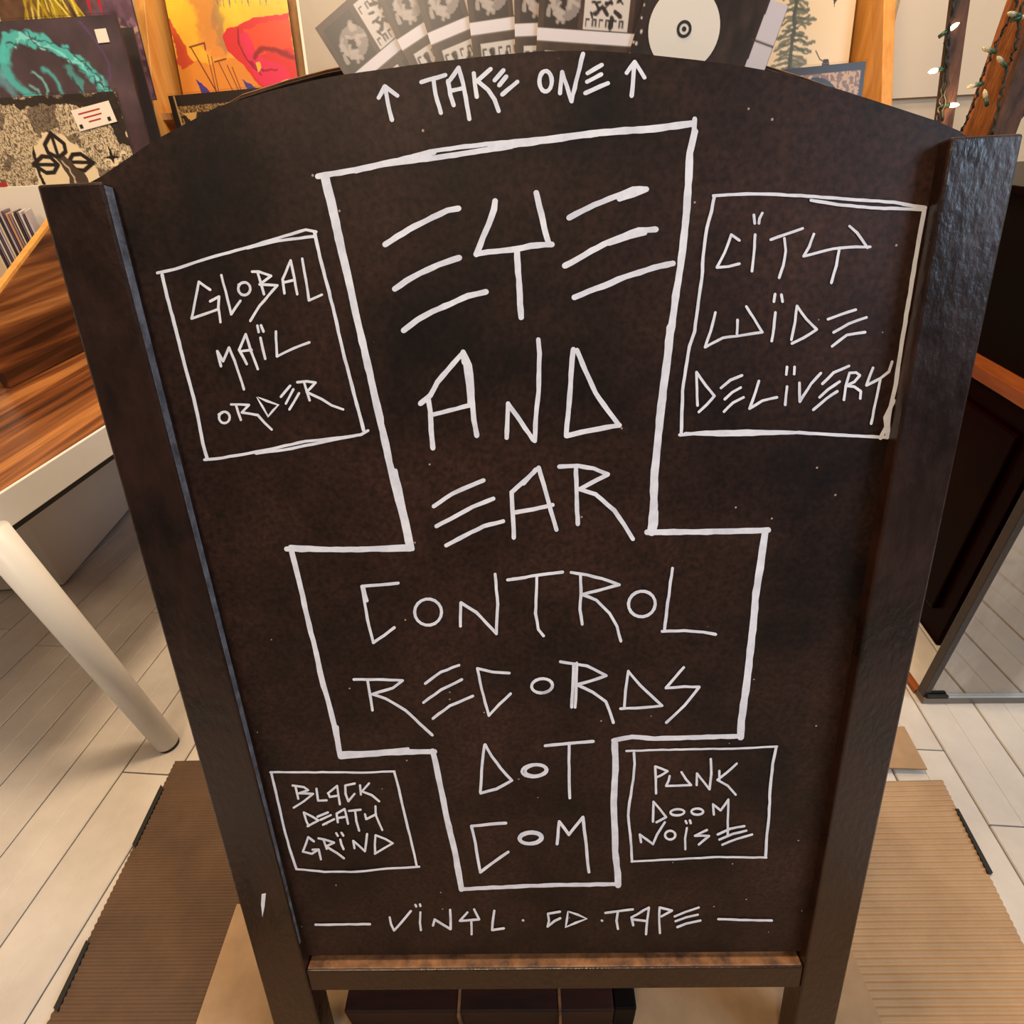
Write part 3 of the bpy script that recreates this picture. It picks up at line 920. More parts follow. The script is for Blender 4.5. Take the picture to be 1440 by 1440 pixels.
def art_robe():
    a = Art(230, 230, (232, 178, 52))
    a.grad((244, 196, 56), (226, 140, 52), (a.Y - 0.3) * 1.6)
    a.noise(0.14, 5, 3)
    a.line([(0.22, 0.0), (0.32, 0.35), (0.36, 0.62)], 0.2, (206, 124, 66), 0.7, 0.12, 3, 0.05)
    a.line([(0.46, 0.1), (0.40, 0.4), (0.42, 0.62)], 0.06, (150, 118, 84), 0.6, 0.1, 5, 0.03)
    a.poly([(0.0, 0.5), (0.1, 0.68), (0.3, 0.74), (0.55, 0.66), (1, 1), (0, 1)], (214, 132, 52), 0.9, 0.06)
    a.poly([(0, 0.38), (0.10, 0.62), (0.14, 0.70), (0.04, 0.75), (0, 0.72)], (190, 60, 44), 0.8, 0.06)
    R1, R2, R3, D = (206, 44, 48), (214, 40, 84), (226, 74, 40), (120, 20, 34)
    a.poly([(0.42, 0.550), (0.46, 0.495), (0.56, 0.479), (0.70, 0.432), (1.0, 0.416), (1.0, 1.000), (0.80, 1.000), (0.66, 0.890), (0.58, 0.779), (0.50, 0.700), (0.44, 0.637)], R1, 1, 0.02)
    a.poly([(0.60, 0.511), (0.76, 0.471), (1.0, 0.447), (1.0, 0.645), (0.80, 0.668), (0.70, 0.700), (0.62, 0.668)], R3, 0.85, 0.03)
    a.poly([(0.56, 0.542), (0.64, 0.526), (0.68, 0.684), (0.80, 0.732), (0.92, 0.779), (0.94, 0.874), (0.82, 0.985), (0.68, 0.874), (0.60, 0.748)], R2, 0.9, 0.03)
    a.line([(0.66, 0.700), (0.74, 0.645), (0.86, 0.661), (0.98, 0.716)], 0.035, D, 0.8, 0.03, 9, 0.02)
    a.line([(0.56, 0.495), (0.55, 0.605), (0.60, 0.716), (0.70, 0.827)], 0.012, D, 0.8, 0.02)
    a.line([(0.63, 0.732), (0.72, 0.803), (0.84, 0.795)], 0.012, D, 0.7, 0.03)
    a.poly([(0.78, 0.921), (0.90, 0.866), (0.99, 0.874), (0.92, 0.913), (0.82, 0.945)], (236, 190, 84), 1, 0.03)
    a.poly([(0.66, 0.732), (0.70, 0.732), (0.71, 0.779), (0.68, 0.803)], (222, 170, 60), 1, 0.03)
    BRN, BL = (110, 52, 40), (70, 56, 130)
    a.line([(0.13, 0.605), (0.26, 0.582), (0.26, 0.629)], 0.012, BRN)
    a.line([(0.14, 0.605), (0.30, 0.945)], 0.010, BRN)
    a.line([(0.32, 0.716), (0.42, 0.700)], 0.012, BRN)
    for x, y, x2 in ((0.35, 0.64, 0.44), (0.42, 0.68, 0.49), (0.46, 0.70, 0.51), (0.27, 0.58, 0.29), (0.30, 0.60, 0.31)):
        a.line([(x, y * 0.8 + 0.2), (x2, 0.95)], 0.007, BRN)
    a.poly([(0.13, 0.82), (0.22, 0.90), (0.28, 0.99), (0.22, 0.95), (0.20, 1.0), (0.17, 0.95)], BL, 1, 0.03)
    a.poly([(0.52, 0.84), (0.60, 0.88), (0.68, 0.96), (0.62, 0.96), (0.56, 0.92)], BL, 1, 0.03)
    for k in range(11):                                                  # spiky blue band at the top of the visible part
        x = 0.40 + k * 0.05
        a.poly([(x, 0.0), (x + 0.05, 0.0), (x + 0.028, 0.335 + 0.02 * (k % 3))], (60, 62, 140), 1, 0.01)
    a.poly([(0.38, 0), (0.96, 0), (0.96, 0.2), (0.38, 0.2)], (60, 62, 140), 0.9, 0.03)
    return a


def art_gatefold():
    a = Art(170, 200, (44, 34, 28))
    n = fbm(170, 200, 26, 4, 21, 1.6)
    m = (a.X > 0.05) & (a.Y > 0.075)
    a.blend(m * (np.sin(n * 60) > 0.0) * 0.75, (196, 150, 92))
    m2 = (a.X > 0.085) & (a.Y > 0.12)
    a.blend(m2 * 0.85, (40, 30, 24))
    s_ = np.maximum(0, np.sin(a.X * 34 + fbm(170, 200, 8, 3, 2) * 9))
    a.blend(m2 * (s_ > 0.35) * (fbm(170, 200, 20, 3, 8) > 0.42) * 0.9, (206, 158, 92))
    a.line([(0.045, 0), (0.085, 1)], 0.012, (190, 150, 100))
    return a


def art_forest():
    a = Art(200, 200, (206, 188, 160))
    a.grad((172, 152, 124), (224, 204, 174), a.X * 1.1)
    r = random.Random(5)
    for k in range(34):
        y = 0.02 + k * 0.027
        cx = 0.52 + 0.02 * math.sin(k)
        wd = 0.05 + 0.011 * (k % 7) + 0.12 * (y)
        for sgn in (-1, 1):
            a.line([(cx, y), (cx + sgn * wd * r.uniform(.6, 1), y + r.uniform(.01, .04))], 0.02 + 0.006 * r.random(), (70, 74, 62), 0.75, 0.06, 31 + k, 0.01)
    a.line([(0.52, 0.0), (0.52, 0.97)], 0.03, (64, 66, 56), 0.9, 0.03)
    a.poly([(0.8, 0.20), (0.83, 0.26), (0.86, 0.25), (0.835, 0.28), (0.83, 0.31)], (54, 46, 38))
    a.poly([(0.79, 0.66), (0.83, 0.66), (0.85, 0.72), (0.81, 0.74), (0.78, 0.70)], (54, 46, 38))
    a.line([(0.72, 0.60), (0.76, 0.66), (0.80, 0.68)], 0.008, (70, 60, 48))
    return a


def art_round_label():
    a = Art(150, 220, (120, 88, 66), aspect=0.7)
    n = fbm(150, 220, 40, 3, 31)
    a.blend((n > 0.5) * 0.8, (196, 160, 122))
    d = np.hypot(a.X - 0.62, a.Y - 0.32)
    a.blend((d < 0.27) * 1.0, (28, 22, 20))
    a.poly([(0.58, 0.1), (0.66, 0.1), (0.66, 0.17), (0.62, 0.21), (0.58, 0.17)], (220, 200, 170))
    a.line([(0.0, 0.01), (1, 0.01)], 0.05, (40, 28, 24))
    a.line([(0.985, 0.0), (0.985, 0.7)], 0.03, (40, 28, 24))
    # partial word "...USION"
    L_ = {'U': [[(0, 0), (0, 1), (1, 1), (1, 0)]], 'S': [[(1, 0), (0, 0), (0, .5), (1, .5), (1, 1), (0, 1)]], 'I': [[(.5, 0), (.5, 1)]], 'O': [[(0, 0), (1, 0), (1, 1), (0, 1), (0, 0)]], 'N': [[(0, 1), (0, 0), (1, 1), (1, 0)]]}
    x = 0.50
    for ch in 'USION':
        for run in L_[ch]:
            a.line([(x + u * 0.04, 0.27 + v * 0.055) for u, v in run], 0.013, (222, 206, 180))
        x += 0.035 if ch == 'I' else 0.06
    return a


def art_flyer():
    a = Art(300, 170, (70, 50, 38), aspect=300 / 170)
    a.noise(0.35, 12, 4)
    LT, DK, MD = (232, 218, 214), (20, 12, 10), (110, 88, 74)

    def poster(x, y, w_, h_, seed, kind=0):
        a.poly([(x, y), (x + w_, y), (x + w_, y + h_), (x, y + h_)], (216, 200, 186) if kind else (48, 35, 30))
        r = random.Random(seed)
        for k in range(14):
            cx, cy = x + w_ * r.uniform(.15, .85), y + h_ * r.uniform(.2, .8)
            a.line([(cx, cy), (cx + r.uniform(-.05, .05), cy + r.uniform(-.06, .06))], r.uniform(.008, .03), DK if kind else (190, 170, 154), 0.85, 0.03, seed + k)
        if kind:
            for (yy, nn) in ((y + 0.03, 5), (y + h_ - 0.05, 6)):
                for k in range(nn):
                    xx = x + 0.012 + k * (w_ - 0.02) / nn
                    a.line([(xx, yy + 0.03), (xx, yy), (xx + 0.018, yy), (xx + 0.018, yy + 0.03 * (k % 2))], 0.007, DK)
    # rows of posters with pale shelf rails between
    y = 0.02
    for row in range(4):
        x = 0.03 + 0.02 * row
        k = 0
        while x < 0.95:
            w_ = 0.2 + 0.05 * ((k + row) % 2)
            poster(x, y + 0.02, w_, 0.26, row * 10 + k, (k + row) % 2)
            if (k + row) % 3 == 0:
                d = np.hypot(a.X - x - w_ * 0.6, a.Y - y - 0.16)
                a.blend(((d < 0.085) & (d > 0.035)) * 0.7, (186, 170, 158))
            x += w_ + 0.03
            k += 1
        a.line([(0, y + 0.315), (1, y + 0.315)], 0.06, LT)
        y += 0.37
    a.poly([(0, y), (1, y), (1, 1.8), (0, 1.8)], (52, 34, 28))
    for x in (0.05, 0.3, 0.62, 0.8):
        a.line([(x, y), (x + 0.09, 1.8)], 0.012, (190, 150, 120))
    poster(0.36, y + 0.12, 0.34, 0.2, 77, 1)
    poster(0.30, y - 0.0, 0.16, 0.13, 78, 0)
    return a


def art_flyer_disc():
    a = Art(300, 170, (52, 38, 32), aspect=300 / 170)
    a.noise(0.4, 14, 8)
    a.poly([(0.86, 0), (1, 0), (1, 1.1), (0.83, 1.1)], (206, 194, 196))
    for yy in (0.2, 0.45, 0.7, 0.95):
        a.line([(0.83, yy), (1, yy)], 0.01, (70, 56, 52))
    a.poly([(0.90, 0.77), (0.95, 0.79), (0.93, 0.87), (0.89, 0.87)], (40, 30, 26))
    for k in range(26):
        a.line([(0.08 + 0.05 * math.sin(k), 0.1 + k * 0.06)] * 2, 0.02, (206, 190, 176))
        a.line([(0.02 + 0.02 * math.sin(k * 2), 0.1 + k * 0.06)] * 2, 0.014, (206, 190, 176))
    a.poly([(0.75, 1.1), (1, 1.15), (1, 1.8), (0.7, 1.8)], (96, 74, 60), 1, 0.1)
    return a


# ------------------------------------------------------------------ leaflets fanned between the two boards
fly = Art(1, 1, (0, 0, 0))
A_fly, A_disc = art_flyer(), art_flyer_disc()
CW, CH = 0.105, 0.185
fme = print_mesh('leaflet_print', A_fly, (0, 0, 0), (1, 0, 0), (0, -1, 0), CW, CH)
CD = 0.082
dme = print_mesh('leaflet_print', A_disc, (0, 0, 0), (1, 0, 0), (0, -1, 0), CD, CH)
BM = Matrix((BU, BS, BN)).transposed()     # board frame: x right, y up along the board, z out
names_f = ['leftmost leaflet of the fan, tilted well left, dark shop photo print', 'second leaflet from the left in the fan, tilted left', 'third leaflet from the left in the fan, slightly tilted left',
           'upright leaflet in the middle of the fan', 'narrow showing leaflet just right of the upright one in the fan', 'widest showing shop-photo leaflet in the fan, left of the white disc leaflet',
           'rightmost leaflet of the fan, tilted right, with a round white disc printed on it']
fan = [(31, 443, 40, 0), (25, 520, -24, 0), (16, 574, -40, 0), (4, 650, -60, 0), (-1, 722, -60, 0), (-6, 762, -55, 0), (-19, 925, -60, 1)]
for k, (deg, px, py, disc) in enumerate(fan):
    n = -0.030 + k * 0.0016
    u, s = uv_board(px, py, n)
    t = thing('leaflet', names_f[k], 'leaflet', board(u, s, n), 'leaflets fanned out above the board')
    mw = Matrix.Translation(board(u, s, n)) @ (BM @ Matrix.Rotation(math.radians(deg), 3, 'Z')).to_4x4()
    o = bpy.data.objects.new('leaflet_print', dme if disc else fme)
    COL.objects.link(o)
    o.matrix_world = mw @ Matrix.Translation((0, 0, 0.0003))
    me = bpy.data.meshes.new('leaflet_card')
    cw_ = CD if disc else CW
    c4 = [(0, 0), (cw_, 0), (cw_, -CH), (0, -CH)]
    me.from_pydata([(x, y, z) for z in (0, 0.0002) for x, y in c4], [], [[0, 1, 2, 3], [7, 6, 5, 4], [0, 4, 5, 1], [1, 5, 6, 2], [2, 6, 7, 3], [3, 7, 4, 0]])
    me.materials.append(M['paper'])
    o2 = bpy.data.objects.new('leaflet_card', me)
    COL.objects.link(o2)
    o2.matrix_world = mw
    for q in (o, o2):
        q.parent = t
        q.matrix_parent_inverse = Matrix.Translation(-t.location)
    if disc:
        cu, cs = uv_board(962, 41, n + 0.0006)
        V = [board(cu + 0.0212 * math.cos(a * math.pi / 24) * 1.0, cs + 0.0212 * math.sin(a * math.pi / 24), n + 0.0006) for a in range(48)]
        tag(mesh('round_print', V, [list(range(48))], M['paper'], t), 'plain white printed disc')
        for (ro_, ri_, nn_) in ((0.0044, 0.0028, 0.0008), (0.0013, 0.0, 0.0008)):
            V, Fq = [], []
            for a in range(24):
                for r_ in (ro_, ri_):
                    V.append(board(cu + r_ * math.cos(a * math.pi / 12), cs + r_ * math.sin(a * math.pi / 12), n + nn_))
            for a in range(24):
                b = (a + 1) % 24
                Fq.append([2 * a, 2 * b, 2 * b + 1, 2 * a + 1])
            mesh('ring_print', V, Fq, M['rubber'], t)

# ------------------------------------------------------------------ wooden display rack at the back
rk = thing('display_rack', 'tall orange pine record display rack against the cream wall', 'display rack', (0, 1.9, 0))
LEAN = math.radians(23)


def rack_side(px0, px1, name='side_panel', depth=0.15, Y0=1.62):
    """side panel whose front edge runs through two pixels at the rack's front plane"""
    n = Vector((0, -math.cos(LEAN), math.sin(LEAN)))
    p0 = Vector((0, Y0, 1.0))
    a, b = onplane(*px0, p0, n), onplane(*px1, p0, n)
    d = (a - b).normalized()
    top = b + d * ((1.75 - b.z) / d.z)
    bot = b + d * ((0.02 - b.z) / d.z)
    return top, bot, n


for (l0, l1, r0, r1) in (((188, 0), (208, 205), (203, 0), (222, 196)), ((1243, 0), (1240, 140), (1260, 0), (1255, 146))):
    V = []
    for e in ((l0, l1), (r0, r1)):
        t0, b0, n_ = rack_side(*e)
        m0 = b0.lerp(t0, (0.62 - b0.z) / (t0.z - b0.z))
        V += [t0, m0, Vector((m0.x, m0.y, 0.0)), Vector((m0.x, 2.078, 0.0)), Vector((t0.x, 2.078, t0.z))]
    o = mesh('side_panel', V, [[0, 1, 2, 3, 4], [9, 8, 7, 6, 5]] + [[k, (k + 1) % 5, 5 + (k + 1) % 5, 5 + k] for k in range(5)], M['pine'], rk)
    bevel(o, 0.002)
tL, bL, n_ = rack_side((203, 0), (222, 196))
tR, bR, _ = rack_side((1243, 0), (1240, 140))
o = prism('back_panel', [tL - n_ * 0.148, tR - n_ * 0.148, bR.lerp(tR, 0.36) - n_ * 0.148, bL.lerp(tL, 0.36) - n_ * 0.148], n_ * -0.01, M['ply'], rk)
YB = ony(239, 2, 1.77).z + 0.085 - LPS * math.cos(math.radians(15))
FB = ony(236, 135, 1.60).z - LPS * math.cos(math.radians(10))
for zz, f0, f1 in ((FB - 0.012, 0, 1), (YB - 0.012, 0, 0.55), (0.872, 0.56, 1), (1.40, 0, 1)):
    f = (zz - bL.z) / (tL.z - bL.z)
    a, b = bL.lerp(tL, f), bR.lerp(tR, f)
    a, b = a + Vector((0.001, 0, 0)), b - Vector((0.001, 0, 0))
    a, b = a.lerp(b, f0), a.lerp(b, f1)
    prism('shelf', [a - n_ * 0.147, b - n_ * 0.147, b - n_ * 0.02, a - n_ * 0.02], Vector((0, 0, -0.014)), M['ply'], rk)
f = [(z - bL.z) / (tL.z - bL.z) for z in (FB - 0.010, 1.385)]
dv = [bL.lerp(tL, q).lerp(bR.lerp(tR, q), 0.555) for q in f]
prism('partition', [dv[0] - n_ * 0.147, dv[1] - n_ * 0.147, dv[1] - n_ * 0.02, dv[0] - n_ * 0.02], Vector((0.012, 0, 0)), M['ply'], rk)

R_ = math.radians
# records standing in the rack behind the board
t, P, ux, dn, nn = sleeve('bright yellow and red record sleeve with a draped red figure, left in the rack', ony(239, 2, 1.77) + Vector((-0.002, 0, 0.085)), False, R_(15), art_robe(), plastic=True)
sleeve('dark bordered record sleeve in front of the yellow one, just its corner showing', ony(236, 135, 1.60), False, R_(10), art_gatefold(), roll=R_(1.5))
t, P, ux, dn, nn = sleeve('plain grey record sleeve with bright white edge, right of the yellow sleeve', ony(409, -67, 1.77), False, R_(15), None, body='grey_sleeve', plastic=False)
frame_box('white_spine', P + nn * 0.001 - ux * 0.002, ux, dn, nn, 0.007, LPS, 0.0015, M['paper'], t)
sleeve('pale record sleeve with a snowy dark fir tree, right in the rack', ony(1212, -60, 1.77), True, R_(15), art_forest(), plastic=True)
sleeve('brown record sleeve with a black round emblem, low right in the rack', ony(1218, 86, 1.60), True, R_(13), art_round_label(), roll=R_(2))

# ------------------------------------------------------------------ left: table, bin, records
tb = thing('table', 'low wooden table with striped brown top and white metal frame, left of the board', 'table', (-1.2, 1.0, 0))
TZ = 0.50
ex0 = onz(0, 690, TZ)
e_ = PD.copy()
near = ex0 - e_ * 0.085
far = near + e_ * 1.05
Wt = 1.25
lx = -PN
v = [near, far, far + lx * Wt, near + lx * Wt]
o = prism('table_top', [p + Vector((0, 0, -0.022)) for p in v], Vector((0, 0, 0.022)), M['tabletop'], tb, 0.0015)
# white metal rim standing just outside the wood, black strip below it drawing the shadow gap
Z_ = lambda z: Vector((0, 0, z))
for (p, q, wv) in ((near - e_ * 0.0065, far + e_ * 0.0065, -lx * 0.006), (near - e_ * 0.0005, near + lx * Wt - e_ * 0.0005, -e_ * 0.006)):
    p2, q2 = p - (lx * 0.0005 if wv.y * wv.y < wv.x * wv.x else e_ * 0), q - (lx * 0.0005 if wv.y * wv.y < wv.x * wv.x else e_ * 0)
    prism('apron', [p2 + Z_(-0.046), q2 + Z_(-0.046), q2 + wv + Z_(-0.046), p2 + wv + Z_(-0.046)], Z_(0.0455), M['white'], tb, 0.001)
prism('shadow_gap_strip', [near + e_ * 0.05 + lx * 0.006 + Z_(-0.060), far + lx * 0.006 + Z_(-0.060), far + lx * 0.03 + Z_(-0.060), near + e_ * 0.05 + lx * 0.03 + Z_(-0.060)], Z_(0.0375), M['rubber'], tb)
ft = onz(238, 1047, 0.0)
tp = onz(6, 772, 0.448)


def table_leg(ft, tp):
    tp = ft + (tp - ft) * (0.4775 / 0.448)
    l = tube('leg', [tp, tp.lerp(ft, 0.5), tp.lerp(ft, 0.985)], [0.0215, 0.0205, 0.0185], M['white'], tb, 28)
    tube('foot_cap', [tp.lerp(ft, 0.985), ft + Vector((0, 0, 0.0005))], [0.0178, 0.0172], M['rubber'], l, 24)


table_leg(ft, tp)
dlt = ft - tp
for cor, sx, sy in ((near + lx * (Wt - 0.04) + e_ * 0.03, -1, 1), (far + lx * (Wt - 0.04) - e_ * 0.04, -1, -1), (far + lx * 0.03 - e_ * 0.04, 1, -1)):
    c_ = Vector((cor.x, cor.y, 0.448))
    table_leg(Vector((c_.x + dlt.x * sx, c_.y - dlt.y * sy * 0.0, 0)), c_)
# white low cabinet under the table
cb = thing('low_cabinet', 'pale low cabinet standing under the wooden table', 'cabinet', (-1.6, 1.1, 0))
c0 = onz(92, 826, 0)
c1 = onz(176, 728, 0)
dd = (c1 - c0).normalized()
c1 = c0 + dd * 0.62
ll = Vector((-dd.y, dd.x, 0))
prism('body', [c0 + Vector((0, 0, 0.008)), c1 + Vector((0, 0, 0.008)), c1 + ll * 0.9 + Vector((0, 0, 0.008)), c0 + ll * 0.9 + Vector((0, 0, 0.008))], Vector((0, 0, 0.40)), M['cabwhite'], cb, 0.002)
prism('plinth', [c0 + dd * .01 + ll * .01, c1 + ll * .01, c1 + ll * 0.88, c0 + dd * .01 + ll * 0.88], Vector((0, 0, 0.009)), M['rubber'], cb)

# record bin on the table: sloped side, records edge-on, divider
bn = thing('record_bin', 'wooden record bin with a sloping side edge, standing on the striped table', 'bin', (-1.1, 1.2, TZ))
A_ = ony(62, 325, 1.12)
XS = A_.x
B_ = onx(0, 407, XS)
d_ = (A_ - B_)
A2 = A_ + d_ * (0.11 / d_.y)
B2 = B_ - d_ * 0.5
B2 = B2 if B2.z > TZ + 0.03 else A_ + d_ * ((TZ + 0.03 - A_.z) / d_.z)
BW = 0.62


def side_at(x0):
    f_ = Vector((x0 - XS, 0, 0))
    low = [p + f_ for p in (A2 - Z_(0.006), B2 - Z_(0.006), Vector((XS, B2.y, TZ + 0.001)), Vector((XS, A2.y, TZ + 0.001)))]
    sp = prism('side_panel', low, Vector((-0.014, 0, 0)), M['tabletop'], bn, 0.001)
    prism('edge_strip', [p + f_ for p in (A2 - Z_(0.0058), B2 - Z_(0.0058), B2 + Z_(0.002), A2 + Z_(0.002))], Vector((-0.014, 0, 0)), M['pine'], bn, 0.001)


side_at(XS)
side_at(XS - BW)
box('bin_floor', (XS - BW, B2.y + 0.03, TZ + 0.012), (XS - 0.0145, A2.y, TZ + 0.022), M['ply'], bn)
box('bin_back', (XS - BW, A2.y + 0.001, TZ + 0.001), (XS, A2.y + 0.008, A2.z + 0.01), M['ply'], bn)
spc = [(196, 186, 190), (88, 74, 86), (210, 200, 196), (120, 104, 116), (60, 46, 50), (222, 206, 180), (150, 136, 148), (204, 150, 110), (100, 84, 96), (186, 172, 176), (70, 60, 70), (214, 196, 170)]
spm = [mat('spine_paper', c1_, rough=0.4) for c1_ in spc]
ztop = ony(40, 298, A_.y - 0.005).z
p0r = ony(60, 300, A_.y - 0.005)
yw = Vector((-0.50, 0.866, 0))
xw = Vector((-0.93, 0.12, 0))
adj = ['pale grey', 'dark plum', 'off-white', 'mauve grey', 'near-black', 'cream', 'lilac grey', 'tan orange', 'dusky purple', 'silver grey', 'charcoal', 'ivory']
ords = ['nearest the bin side', 'second from the bin side', 'third from the bin side', 'fourth from the bin side', 'fifth from the bin side', 'sixth from the bin side', 'seventh from the bin side',
        'eighth from the bin side', 'ninth from the bin side', 'tenth from the bin side', 'eleventh from the bin side', 'twelfth from the bin side', 'thirteenth from the bin side', 'fourteenth from the bin side',
        'fifteenth from the bin side', 'sixteenth from the bin side', 'seventeenth from the bin side', 'eighteenth from the bin side']
cur = Vector((XS - 0.016, p0r.y, 0))
for k in range(18):
    wd_ = rnd.choice([0.004, 0.005, 0.006])
    hgt = ztop - TZ - 0.0225 + rnd.uniform(-0.004, 0.004)
    a_ = cur + yw * rnd.uniform(0, 0.006) + Z_(TZ + 0.0225)
    me_o = prism('filed_record', [a_, a_ + xw * wd_, a_ + xw * wd_ + yw * 0.09, a_ + yw * 0.09], Z_(hgt), spm[k % 12], None, 0.0006)
    tag(me_o, '%s record filed edge-on in the bin, %s' % (adj[k % 12], ords[k]), 'record', 'records filed edge-on in the bin')
    cur = cur + xw * (wd_ + rnd.uniform(0.0015, 0.0035))
ydv = p0r.y + 0.105
dvp = thing('divider_card', 'large blank whitish plastic divider rising behind the filed records', 'divider', (XS - 0.2, ydv, TZ))
zt = ony(20, 262, ydv).z
box('divider_sheet', (XS - 0.40, ydv - 0.004, TZ + 0.0225), (XS - 0.02, ydv, zt), M['board'], dvp, 0.001)
box('divider_tab', (XS - 0.30, ydv - 0.0045, zt + 0.0005), (XS - 0.11, ydv + 0.0005, zt + 0.008), M['red'], dvp)

# records displayed above the bin
t, P, ux, dn, nn = sleeve('black and cream etched record sleeve with three-looped emblem, front of the left stack', ony(163, 128, 1.30), True, R_(9), art_etching())


def decal(name, t, P, ux, dn, nn, u0, v0, w_, h_, ang, m, off=0.0022, label=None):
    c_, s_ = math.cos(ang), math.sin(ang)
    pts = []
    for a, b in ((0, 0), (w_, 0), (w_, h_), (0, h_)):
        pts.append(P + ux * (u0 + a * c_ + b * s_) + dn * (v0 - a * s_ + b * c_) + nn * off)
    o = prism(name, pts, nn * 0.0004, m, t)
    if label: tag(o, label)
    return o


st = decal('price_sticker', t, P, ux, dn, nn, 0.208, 0.030, 0.088, 0.038, 0.16, M['paper'], label='cream rectangular sticker with faint red print')
for (a, b, c_, d_2) in ((0.222, 0.036, 0.05, 0.0022), (0.231, 0.043, 0.042, 0.0022), (0.240, 0.050, 0.028, 0.0022)):
    decal('sticker_print', st, P, ux, dn, nn, a, b, c_, d_2, 0.16, M['red'], 0.0028)
for (a, b) in ((0.217, 0.056), (0.282, 0.045)):
    decal('sticker_dot', st, P, ux, dn, nn, a, b, 0.007, 0.007, 0.16, M['rubber'], 0.0028)
t, P, ux, dn, nn = sleeve('dark record sleeve with a curling turquoise wave, upper left', ony(163, 20, 1.43), True, R_(9), art_wave())
decal('price_sticker', t, P, ux, dn, nn, 0.260, 0.024, 0.026, 0.024, 0.03, M['paper'], label='small square white price sticker')
sleeve('purple-brown record sleeve with yellow strands, behind the turquoise wave sleeve', ony(158, -105, 1.56), True, R_(9), art_hair())
sleeve('plain charcoal record sleeve, only its right edge showing behind the turquoise wave sleeve', ony(186, 38, 1.495), True, R_(9), None, plastic=True)
ls = thing('riser', 'stepped wooden riser on the table carrying the left record sleeves', 'riser', (-1.1, 1.35, TZ))
for (px_, py_, Yc) in ((163, 128, 1.30), (163, 20, 1.43), (186, 38, 1.495), (158, -105, 1.56)):
    cpt = ony(px_, py_, Yc)
    zb = cpt.z - LPS * math.cos(R_(9)) - 0.006
    yb_ = cpt.y - LPS * math.sin(R_(9))
    box('step', (cpt.x - 0.33, yb_ - 0.004, TZ + 0.0005), (cpt.x - 0.08, yb_ + 0.03, zb), M['ply'], ls, 0.002)

# ------------------------------------------------------------------ right side: blank board, dark cabinet, timbers, glass case
pa, pb = ony(1262, 138, 2.05), ony(1262, -200, 2.05)
fb = box('blank_poster', (pa.x - 0.05, 2.085, pa.z), (pa.x + 0.75, 2.098, pb.z), M['board'])
tag(fb, 'blank cream poster board on the back wall, right of the rack', 'poster')
cbn = thing('dark_cabinet', 'glossy dark red-black cabinet with a thin orange wooden edge, right of the board', 'cabinet', (1.15, 1.0, 0))
CX = 0.775
zq = onx(1400, 535, CX).z
d8 = PD * 0.82
q0 = Vector((CX, 0.60, 0))
q1 = q0 + d8
qr = PN * 0.85


def cab_box(name, z0, z1, inset, m, bev=0.0):
    a = q0 + PN * inset + PD * inset * 0.3
    b = q1 + PN * inset
    return prism(name, [Vector((p.x, p.y, z0)) for p in (a, b, b + qr, a + qr)], Vector((0, 0, z1 - z0)), m, cbn, bev)


cab_box('lower_body', 0.0, zq - 0.022, 0.006, M['lacquer'], 0.002)
cab_box('ledge', zq - 0.0215, zq, 0.0, M['trimwood'], 0.001)
cab_box('upper_body', zq + 0.0005, 0.742, 0.035, M['black'], 0.002)
cab_box('cabinet_top', 0.7425, 0.756, 0.02, M['lacquer'], 0.002)
for kk, yy in enumerate((0.04, 0.42)):
    a = q0 + PD * yy
    prism('door', [Vector((p.x, p.y, 0.06)) for p in (a + PN * 0.0055, a + PN * 0.0055 + PD * 0.32, a - PN * 0.004 + PD * 0.32, a - PN * 0.004)], Vector((0, 0, zq - 0.12)), M['lacquer'], cbn, 0.003)

tr = thing('timber_trellis', 'rough dark and orange timber slats with string lights, on the dark cabinet', 'trellis', (1.1, 1.0, 0.757))
YT = 1.02


def slat(pa, pb, wpx, Y, m, depth=0.014, z0=0.758, z1=1.75):
    a, b = ony(*pa, Y), ony(*pb, Y)
    d = (a - b).normalized()
    top, bot = b + d * ((z1 - b.z) / d.z), b + d * ((z0 - b.z) / d.z)
    hw = wpx / F * 0.5 * ((b - CAM).length)
    wv = Vector((hw, 0, 0))
    n = 9
    V, Fq = [], []
    for i in range(n + 1):
        p = bot.lerp(top, i / n)
        j = rnd.uniform(-0.0025, 0.0025) if 0 < i < n else 0
        V += [p - wv + Vector((j, 0, 0)), p + wv + Vector((j * .5, 0, 0)), p + wv + Vector((j, depth, 0)), p - wv + Vector((0, depth, 0))]
    for i in range(n):
        for k_ in range(4):
            Fq.append([i * 4 + k_, i * 4 + (k_ + 1) % 4, i * 4 + 4 + (k_ + 1) % 4, i * 4 + 4 + k_])
    Fq += [[0, 1, 2, 3], [n * 4 + 3, n * 4 + 2, n * 4 + 1, n * 4]]
    return bevel(mesh('slat', V, Fq, m, tr), 0.002)


slat((1353, 0), (1331, 165), 15, YT, M['driftwood'])
tag(slat((1444, 0), (1376, 190), 26, YT + 0.06, M['oldpine']), 'orange worn timber slat')
slat((1474, 20), (1412, 190), 22, YT + 0.02, M['driftwood'])
slat((1520, 60), (1400, 200), 12, YT + 0.11, M['driftwood'])
sl = thing('string_lights', 'string of small warm fairy lights on dark wire along the timber slats', 'string lights', (1.0, 1.0, 0.76))


def wire(pxs, Y, name='wire'):
    P = [ony(x, y, Y) for x, y in pxs]
    Q = []
    for a, b in zip(P, P[1:]):
        for k in range(8):
            t_ = k / 8
            p = a.lerp(b, t_)
            Q.append(p + Vector((0.0022 * math.sin(k * 2.4 + p.z * 90), 0.0015 * math.cos(k * 2.1), 0)))
    Q.append(P[-1])
    return tube(name, Q, 0.0022, M['wire'], sl, 6)


